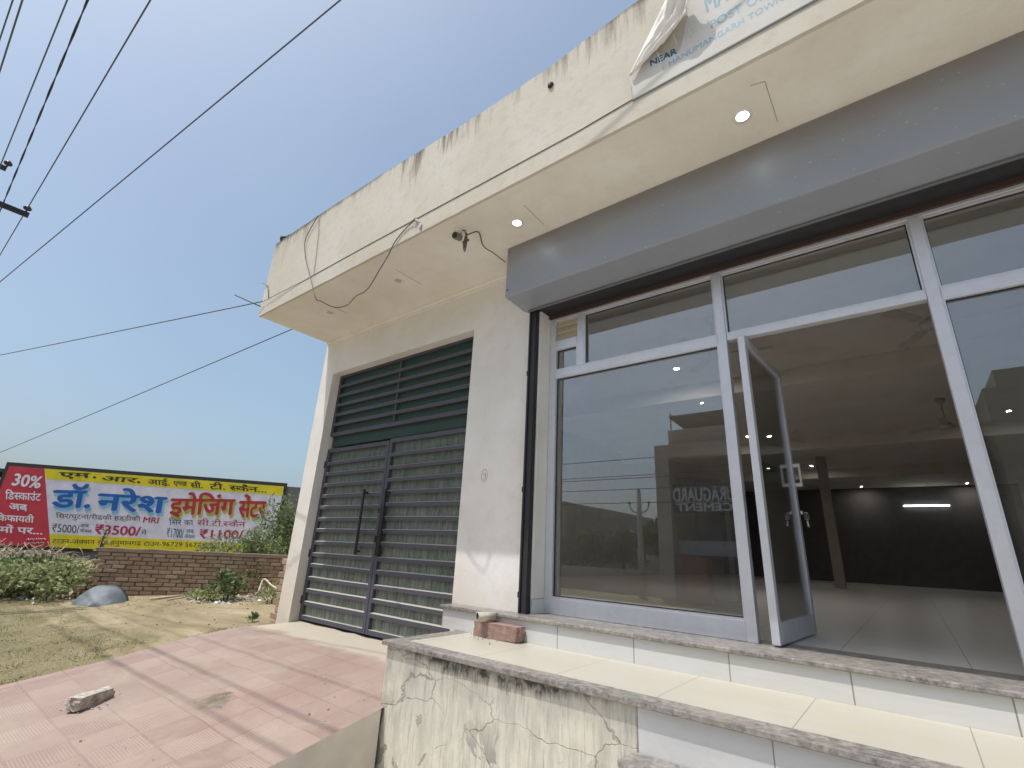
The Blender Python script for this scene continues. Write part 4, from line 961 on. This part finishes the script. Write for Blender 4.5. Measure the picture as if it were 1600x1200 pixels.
# ------------------------------------------------------------------ loose bricks and pipe piece
def chunk(mb, c, ax, ay, sx, sy, sz, rnd, jag=.12):
    az = ax.cross(ay); n = 5; c = Vector(c)
    bm2 = bmesh.new(); bmesh.ops.create_cube(bm2, size=1); bmesh.ops.subdivide_edges(bm2, edges=bm2.edges[:], cuts=5, use_grid_fill=True)
    mp = {}; sd = rnd.uniform(0, 50)
    for v in bm2.verts:
        q = v.co.copy(); l = max(abs(q.x), abs(q.y), abs(q.z)); rd = q.normalized()*.62
        q = q.lerp(rd, .10)
        nz = mnoise.noise(Vector((q.x*3+sd, q.y*3, q.z*3)))*jag+mnoise.noise(Vector((q.x*9+sd, q.y*9, q.z*9)))*jag*.4
        q *= 1+nz
        mp[v] = mb.v(c+ax*q.x*sx+ay*q.y*sy+az*q.z*sz)
    for f in bm2.faces: nf = mb.fv([mp[v] for v in f.verts]); nf.smooth = False
    bm2.free()
rnd = random.Random(70)
a, b = on(117, 1112, z=-1.27), on(172, 1093, z=-1.262); ax = (b-a); ln = ax.length; ax.normalize(); ay = Z.cross(ax).normalized()
m = MB(); c = (a+b)/2+ay*.04; c.z = -1.226; chunk(m, c, ax, ay, ln*1.0, .11, .088, rnd, .17); tag(m.build('loose_brick', M_BRKCEM), 'cement caked broken brick lying on the red ramp', 'brick')
a, b = on(738, 990, y=3.225), on(806, 1005, y=3.215); a.z = b.z = PZ; ax = (b-a); ln = ax.length; ax.normalize(); ay = Z.cross(ax).normalized()
m = MB(); c = (a+b)/2+ay*.055; c.z = PZ+.054; chunk(m, c, ax, ay, ln*1.0, .10, .108, rnd, .07); tag(m.build('loose_brick', M_BRKCHUNK), 'reddish brick on the tiled platform holding a grey pipe piece', 'brick')
m = MB(); p0 = on(746, 962, y=3.17); p0.z = PZ+.149; d = Vector((.46, .88, .0)).normalized(); n = 14
e1 = d.orthogonal().normalized(); e2 = d.cross(e1)
ringsO, ringsI = [], []
for k in range(2):
    cc = p0+d*(.145*k); ringsO.append([m.v(cc+(e1*cos(t)+e2*sin(t))*.034*(1+.06*sin(3*t))) for t in [2*pi*i/n for i in range(n)]]); ringsI.append([m.v(cc+(e1*cos(t)+e2*sin(t))*.028) for t in [2*pi*i/n for i in range(n)]])
for i in range(n):
    j = (i+1) % n; f = m.fv([ringsO[0][i], ringsO[0][j], ringsO[1][j], ringsO[1][i]], 0); f.smooth = True; m.fv([ringsI[0][j], ringsI[0][i], ringsI[1][i], ringsI[1][j]], 1)
    for k in (0, 1): m.fv([ringsO[k][i], ringsO[k][j], ringsI[k][j], ringsI[k][i]], 0)
tag(m.build('pipe_piece', [M_PIPE, M_PIPEIN]), 'short broken grey pipe piece lying on top of the reddish brick', 'pipe')

m = MB(); rnd = random.Random(77)
for (cx, cy, zf, n_, sp_) in ((-2.75, 3.20, lambda y: PZ, 26, .14), (-5.22, 1.44, None, 34, .16), (-3.6, 2.6, None, 14, .3), (-4.2, 1.6, None, 14, .5)):
    for _ in range(n_):
        x, y = cx+rnd.gauss(0, sp_), cy+rnd.gauss(0, sp_*.5)
        if zf: z = PZ; y = min(3.32, max(2.7, y))
        else:
            z = -1.3
            for (ya, za), (yb, zb) in zip(RP, RP[1:]):
                if ya <= y <= yb: z = za+(zb-za)*(y-ya)/(yb-ya)
        q = rnd.uniform(.003, .011); d = Vector((rnd.gauss(0, 1), rnd.gauss(0, 1), rnd.gauss(0, 1))).normalized(); e = d.orthogonal().normalized(); m.obox((x, y, z+q*.3), d, e, d.cross(e), q*1.4, q, q*.8)
tag(m.build('rubble_crumbs', M_BRKCEM), 'brick and mortar crumbs around the two loose bricks', 'crumbs', kind='stuff')

# ------------------------------------------------------------------ torn flex banner on the fascia
bn = thing('torn_banner', fz(988, 155), 'torn faded shop banner with blue lettering hanging on the fascia', 'banner')
M_FLEX = plaster('faded_flex', (.64, .635, .615), dirt=.35); M_FLEXB = simple('flex_back', (.74, .72, .68), .7, var=.1, scale=8)
zb_ = fz(988, 154).z; xl = fz(988, 154).x; xR = 1.7
m = MB(); q = [(xl, zb_), (xR, zb_-.0), (xR, zb_+.86), (-.45, zb_+.86), fz(1078, 0), fz(1062, 78), fz(1042, 88), fz(1020, 74), fz(1005, 88), fz(985, 118)]
poly = [(p.x, p.z) if isinstance(p, Vector) else p for p in q]
m.prism(poly, 'y', FY-.013, FY-.007); m.build('flex_sheet', M_FLEX, bn)
m = MB(); m.box(xl-.004, xR, FY-.011, FY-.002, zb_-.008, zb_-.001); m.tube([(xl, FY-.01, zb_), fz(985, 118, .01)], .003, 5); m.build('edge_batten', M_HOODB, bn)
# crumpled flap folded over, hanging away from the wall
m = MB(); nu, nv = 40, 22; grid = []
topL, topR = fz(1046, -6, .05), fz(1090, -6, .05)
for i in range(nu+1):
    t = i/nu; row = []
    # left edge runs down the tear, right edge the hanging rag
    A = fz(1046, -4).lerp(fz(986, 119), t); Bq = fz(1092, -4).lerp(fz(1080, 40), min(1, t*2.2)) if t < .45 else fz(1080, 40).lerp(fz(986, 121), (t-.45)/.55)
    for j in range(nv+1):
        s_ = j/nv; p = A.lerp(Bq, s_); fold = .03*sin(s_*19+t*5)+.028*mnoise.noise(Vector((s_*9, t*7, 1)))+.012*mnoise.noise(Vector((s_*23, t*19, 4)))
        dep = (.02+.11*(1-t)*s_**.7+fold*(1-t*.8)*min(1, 3*s_))
        rag = .05*mnoise.noise(Vector((t*16, 3, 0))) if j == nv else 0
        row.append(m.v((p.x+rag, FY-.016-max(.003, dep), p.z+rag*1.3)))
    grid.append(row)
for i in range(nu):
    for j in range(nv):
        f = m.fv([grid[i][j], grid[i][j+1], grid[i+1][j+1], grid[i+1][j]]); f.smooth = True
o = m.build('torn_flap', M_FLEXB, bn, fixn=False); md = o.modifiers.new('thick', 'SOLIDIFY'); md.thickness = .004
m = MB()
for (a, b) in (((1024, 74), (1037, 108)), ((1052, 54), (1058, 70)), ((1075, 45), (1082, 58))): m.tube([fz(*a, .05), fz(*b, .016)], .003, 4)
m.build('loose_thread', M_FLEXB, bn)
NB = Vector((0, -1, 0))
m = MB(); text_into(m, 'NEAR', fz(1018, 106, 0), fz(1059, 86, 0), fz(1017, 97, 0), NB, .0134, .03); m.build('dark_lettering', paint('banner_dark_blue', (.04, .14, .24)), bn, fixn=False)
PBL = paint('banner_pale_blue', (.24, .40, .48), .3)
m = MB(); text_into(m, 'POST OFFICE', fz(1113, 47, 0), fz(1243, -26, 0), fz(1110, 36, 0), NB, .0134, .025); m.build('pale_lettering', PBL, bn, fixn=False); m = MB(); text_into(m, 'HANUMANGARH TOWN', fz(1047, 106, 0), fz(1226, 3, 0), fz(1046, 98, 0), NB, .0134, .015)
m.build('pale_lettering', PBL, bn, fixn=False); m = MB(); text_into(m, 'MARKET', fz(1106, 22, 0), fz(1200, -32, 0), fz(1100, -2, 0), NB, .0134, .03)
m.build('pale_lettering', PBL, bn, fixn=False)

# ------------------------------------------------------------------ power lines along the street, pole just out of view
def line(name, A, B, label, r=.009, sag=.0, mt=M_WIRE, n=14, group='power lines over the street'):
    A, B = Vector(A), Vector(B); m = MB(); pts = []
    for k in range(n+1):
        t = k/n; pts.append(A.lerp(B, t)-Z*(sag*4*t*(1-t)))
    m.tube(pts, r, 6); return tag(m.build(name, mt), label, 'power line', group)
def ext(u1, v1, z1, u2, v2, z2, t0, t1):
    a, b = on(u1, v1, z=z1), on(u2, v2, z=z2); return a+(b-a)*t0, a+(b-a)*t1
PX = -11.3
def street(u1, v1, u2, v2, z): 
    a, b = on(u1, v1, z=z), on(u2, v2, z=z); d = b-a
    return a+d*((-45-a.x)/d.x), a+d*((30-a.x)/d.x)
line('power_line', *street(105, 0, 4, 250, 5.6), 'thin overhead wire, second of the two straight ones from the top left', .008)
A, B = street(137, 0, 0, 330, 5.2); m = MB(); n = 420
for ph in (0, pi):
    m.tube([A.lerp(B, k/n)+Vector((0, cos(ph+k*.9)*.0065, sin(ph+k*.9)*.0065)) for k in range(n+1)], .0065, 5)
tag(m.build('power_line', M_CABLEDK), 'thick twisted black overhead cable at top left', 'power line', 'power lines over the street')
line('power_line', *street(235, 0, 45, 322, 5.35), 'overhead wire that ends on the insulator of the visible cross arm', .008)
line('power_line', on(-60, 490, z=4.3), on(557, 0, z=5.0)+ (on(557, 0, z=5.0)-on(300, 215, z=4.8))*2.2, 'long single overhead wire crossing the whole sky above the building', .008)
line('power_line', *street(20, 0, 0, 60, 5.7), 'short length of overhead wire in the extreme top left corner', .008)
line('power_line', *street(35, 0, 0, 110, 5.5), 'overhead wire next to the extreme top left corner', .009)
a = fz(410, 471, .03); r0 = ray(0, 553)*10.2; line('power_line', r0+(r0-a)*1.2, a, 'sagging service wire running from the left to the canopy corner', .0075, .03)
r0 = ray(0, 705)*15; a = ray(455, 513)*8; line('power_line', r0+(r0-a)*.8, a+(a-r0)*.30, 'low overhead wire rising from the left to behind the canopy', .0085, .05)
pl = thing('utility_pole', (PX, -2.2, -1.5), 'concrete utility pole with steel cross arms just left of view', 'pole')
m = MB(); m.prism([(PX-.13, -2.33), (PX+.13, -2.33), (PX+.13, -2.07), (PX-.13, -2.07)], 'z', -1.6, 6.6); m.build('pole_shaft', M_CONC, pl, bevel=.02)
pw = on(45, 322, z=5.35)
m = MB(); m.box(PX-.2, PX-.13, -3.2, pw.y+.05, 5.22, 5.30); m.box(PX-.2, PX-.13, -3.0, -.30, 5.9, 5.97); m.build('cross_arm', M_RAIL, pl)
for (y, z) in ((pw.y, 5.30), (-.31, 5.97), (-3.0, 5.30), (-2.9, 5.97)):
    m = MB(); m.lathe((PX-.165, y, z), [(.012, 0), (.012, .05), (.05, .055), (.062, .085), (.04, .11), (.03, .13)], 14); m.build('insulator', simple('brown_porcelain', (.05, .02, .018), .3), pl)

# ------------------------------------------------------------------ the far side of the street (seen in the window glass)
OY = -13.0
M_OPP = plaster('opposite_render', (.46, .40, .33), dirt=.5); M_OPPD = simple('opposite_dark', (.09, .085, .08), .8)
ob = thing('cement_shop', (-5, OY-4, -1.5), 'stepped beige shop building with a dark board reading DURAGUARD CEMENT across the street', 'building')
m = MB(); m.box(-8.2, 2.0, OY-8, OY-.003, 4.15, 4.7); m.box(-8.2, -7.6, OY-8, OY-.003, -1.6, 4.15); m.box(1.4, 2.0, OY-8, OY-.003, -1.6, 4.15); m.box(-7.6, 1.4, OY-8, OY-3.0, -1.6, 4.15); m.box(-7.65, 1.5, OY-7.5, OY-.3, 4.7, 5.4)
m.build('wall', M_OPP, ob)
m = MB(); m.box(-7.5, 1.3, OY-2.95, OY-2.9, -1.5, 3.6); m.build('shop_shutters', simple('opp_shutter', (.10, .10, .13), .6), ob)
for x in (-6.2, -4.4, -2.6, -.8):
    m = MB(); m.box(x, x+.16, OY-2.89, OY-2.7, -1.5, 4.1); m.build('pillar', M_OPP, ob)
m = MB(); m.prism([(OY-5.5, 5.5), (OY+.4, 5.75), (OY+.4, 5.85), (OY-5.5, 5.6)], 'x', -7.3, 2.2); m.build('tin_roof', M_OPPD, ob)
m = MB(); m.box(-7.55, -3.9, OY-.25, OY-.15, 1.85, 3.0); sgn = m.build('sign_board', simple('sign_dark', (.05, .05, .065), .6), ob)
m = MB(); NS = Vector((0, 1, 0)); yb = OY-.148
def V(x, z): return Vector((x, yb, z))
text_into(m, 'DURAGUARD', V(-4.75, 2.28), V(-7.52, 2.28), V(-4.75, 2.82), NS, .01, .03); text_into(m, 'CEMENT', V(-5.2, 1.90), V(-7.4, 1.90), V(-5.2, 2.2), NS, .01, .03)
m.box(-7.5, -3.95, yb, yb+.006, 2.84, 2.88); m.box(-7.5, -3.95, yb, yb+.006, 2.235, 2.265); m.build('sign_lettering', simple('sign_white', (.6, .6, .6), .6), sgn, fixn=False)
m = MB(); m.box(-7.55, -3.9, OY-.6, OY-.5, .2, .75); m.build('counter_panel', simple('panel_grey', (.30, .30, .34), .6), ob)
m = MB(); m.tube([(-7.6, OY-.6, 5.4), (-7.6, OY-.6, 6.3)], .025, 6); m.face([(-7.6, OY-.6, 6.2), (-7.35, OY-.55, 6.1), (-7.6, OY-.6, 5.95)]); m.build('flag_pole', M_OPPD, ob)
rc = thing('red_cabinet', (-6.55, OY+.5, -1.54), 'dark red cooler cabinet before the cement shop across the street', 'cabinet')
m = MB(); m.box(-7.05, -6.05, OY+.2, OY+.8, -1.5, .12); m.build('cabinet_body', simple('cabinet_red', (.12, .015, .015), .5), rc, bevel=.03)
m = MB(); m.box(-6.95, -6.15, OY+.8, OY+.82, -1.2, -.1); m.build('cabinet_door', simple('cabinet_door', (.16, .03, .03), .3), rc)
def opp_house(name, x0, x1, y0, y1, h, lab, col, seed):
    rnd = random.Random(seed); t_ = thing(name, ((x0+x1)/2, (y0+y1)/2, -1.55), lab, 'building')
    m = MB(); m.box(x0, x1, y0, y1, -1.6, h); m.box(x0+.4, x0+(x1-x0)*.45, y0+.5, y1-.6, h, h+.7); m.build('wall', plaster(name+str(seed), col, dirt=.5), t_)
    x = x0+.8
    while x < x1-1.4:
        for z in ((0.1,) if h < 2.2 else (0.0, 2.4) if h < 5 else (0, 2.4, 4.4)):
            if z+1.3 > h: continue
            m = MB(); m.box(x, x+1.0, y1+.002, y1+.03, z, z+1.2); wn = m.build('window', M_OPPD, t_); m = MB(); m.box(x-.1, x+1.1, y1+.002, y1+.14, z-.1, z-.001); m.build('sill', M_OPP, wn)
        x += 2.4
    return t_
opp_house('flat_roofed_house', 2.5, 12, -22, OY+1.0, 5.3, 'dark flat roofed house across the street right of the cement shop', (.22, .20, .18), 81)
opp_house('flat_roofed_house', -26, -19.5, -38, -24, 3.6, 'grey low house far down the street beyond the reflected pole', (.33, .31, .29), 82)
opp_house('flat_roofed_house', -19.4, -15.3, -36, -25, 2.6, 'lower grey annexe beside the far low house', (.30, .28, .26), 83)
opp_house('flat_roofed_house', -46, -30, -40, -24, 2.8, 'long low house at the far end of the street', (.36, .33, .3), 84)
m = MB(); m.box(-60, -8.4, -14.2, -14.0, -1.6, -.55); tag(m.build('plot_wall', M_OPP), 'long low compound wall across the street left of the cement shop', 'wall')
for (x, y, h, r, sd, lab) in ((-9.6, -17.5, 2.0, 1.4, 90, 'small round tree beside the cement shop'), (-12.5, -18.5, 1.5, 1.6, 91, 'low spreading tree behind the compound wall'), (-16.5, -21, 1.4, 1.8, 92, 'broad low tree in front of the far houses')):
    rnd = random.Random(sd); t_ = thing('street_tree', (x, y, -1.55), lab, 'tree', 'trees across the street')
    m = MB(); m.tube([(x, y, -1.6), (x+.05, y, -.2), (x-.05, y+.1, h-.9)], [.12, .09, .05], 7)
    for k in range(6): a = k*1.05; m.tube([(x, y, -.3+.12*k), (x+cos(a)*r*.7, y+sin(a)*r*.7, h-1.0+.1*k)], [.05, .015], 5)
    m.build('trunk', M_STEM, t_)
    m = MB()
    for k in range(9):
        a = rnd.uniform(0, 6.28); leaves(m, (x+cos(a)*r*.6, y+sin(a)*r*.6, h-1.2+rnd.uniform(-.5, .7)), (r*.5, r*.5, r*.35), 260, .2, rnd, .1, .5, .2)
    m.build('crown', M_LEAFT, t_, fixn=False)
up = thing('street_pole', (-8.95, OY, -1.55), 'concrete street pole with a forked insulator top across the street', 'pole')
x = -9.0; m = MB(); m.tube([(x, OY, -1.6), (x, OY, 2.75)], [.15, .09], 10); m.build('pole_shaft', M_CONC, up)
m = MB(); m.tube(cat([(x-.45, OY, 2.2), (x-.35, OY, 1.95), (x, OY, 1.8), (x+.35, OY, 1.95), (x+.45, OY, 2.2)], 4), .03, 6); m.tube([(x-.5, OY, 1.1), (x, OY, .95)], .03, 6); m.build('bracket_arm', M_CONC, up)
for k, (dx, z) in enumerate(((-.45, 2.25), (.45, 2.25), (0, 2.8))):
    m = MB(); m.lathe((x+dx, OY, z-.05), [(.02, 0), (.05, .03), (.05, .09), (.02, .12)], 10); m.build('insulator', M_DARK, up)
for k, (z, y, lab) in enumerate(((2.85, OY, 'thin street wire on the top of the reflected pole'), (2.25, OY+.05, 'thin street wire on the fork of the reflected pole'), (4.3, OY-.5, 'upper street wire across the road'), (3.5, OY-.3, 'second street wire across the road'), (3.3, OY+.2, 'third street wire across the road'))):
    line('street_wire', (-70, y, z), (30, y, z), lab, .016, .0, M_CABLEDK, 10, 'wires across the street')
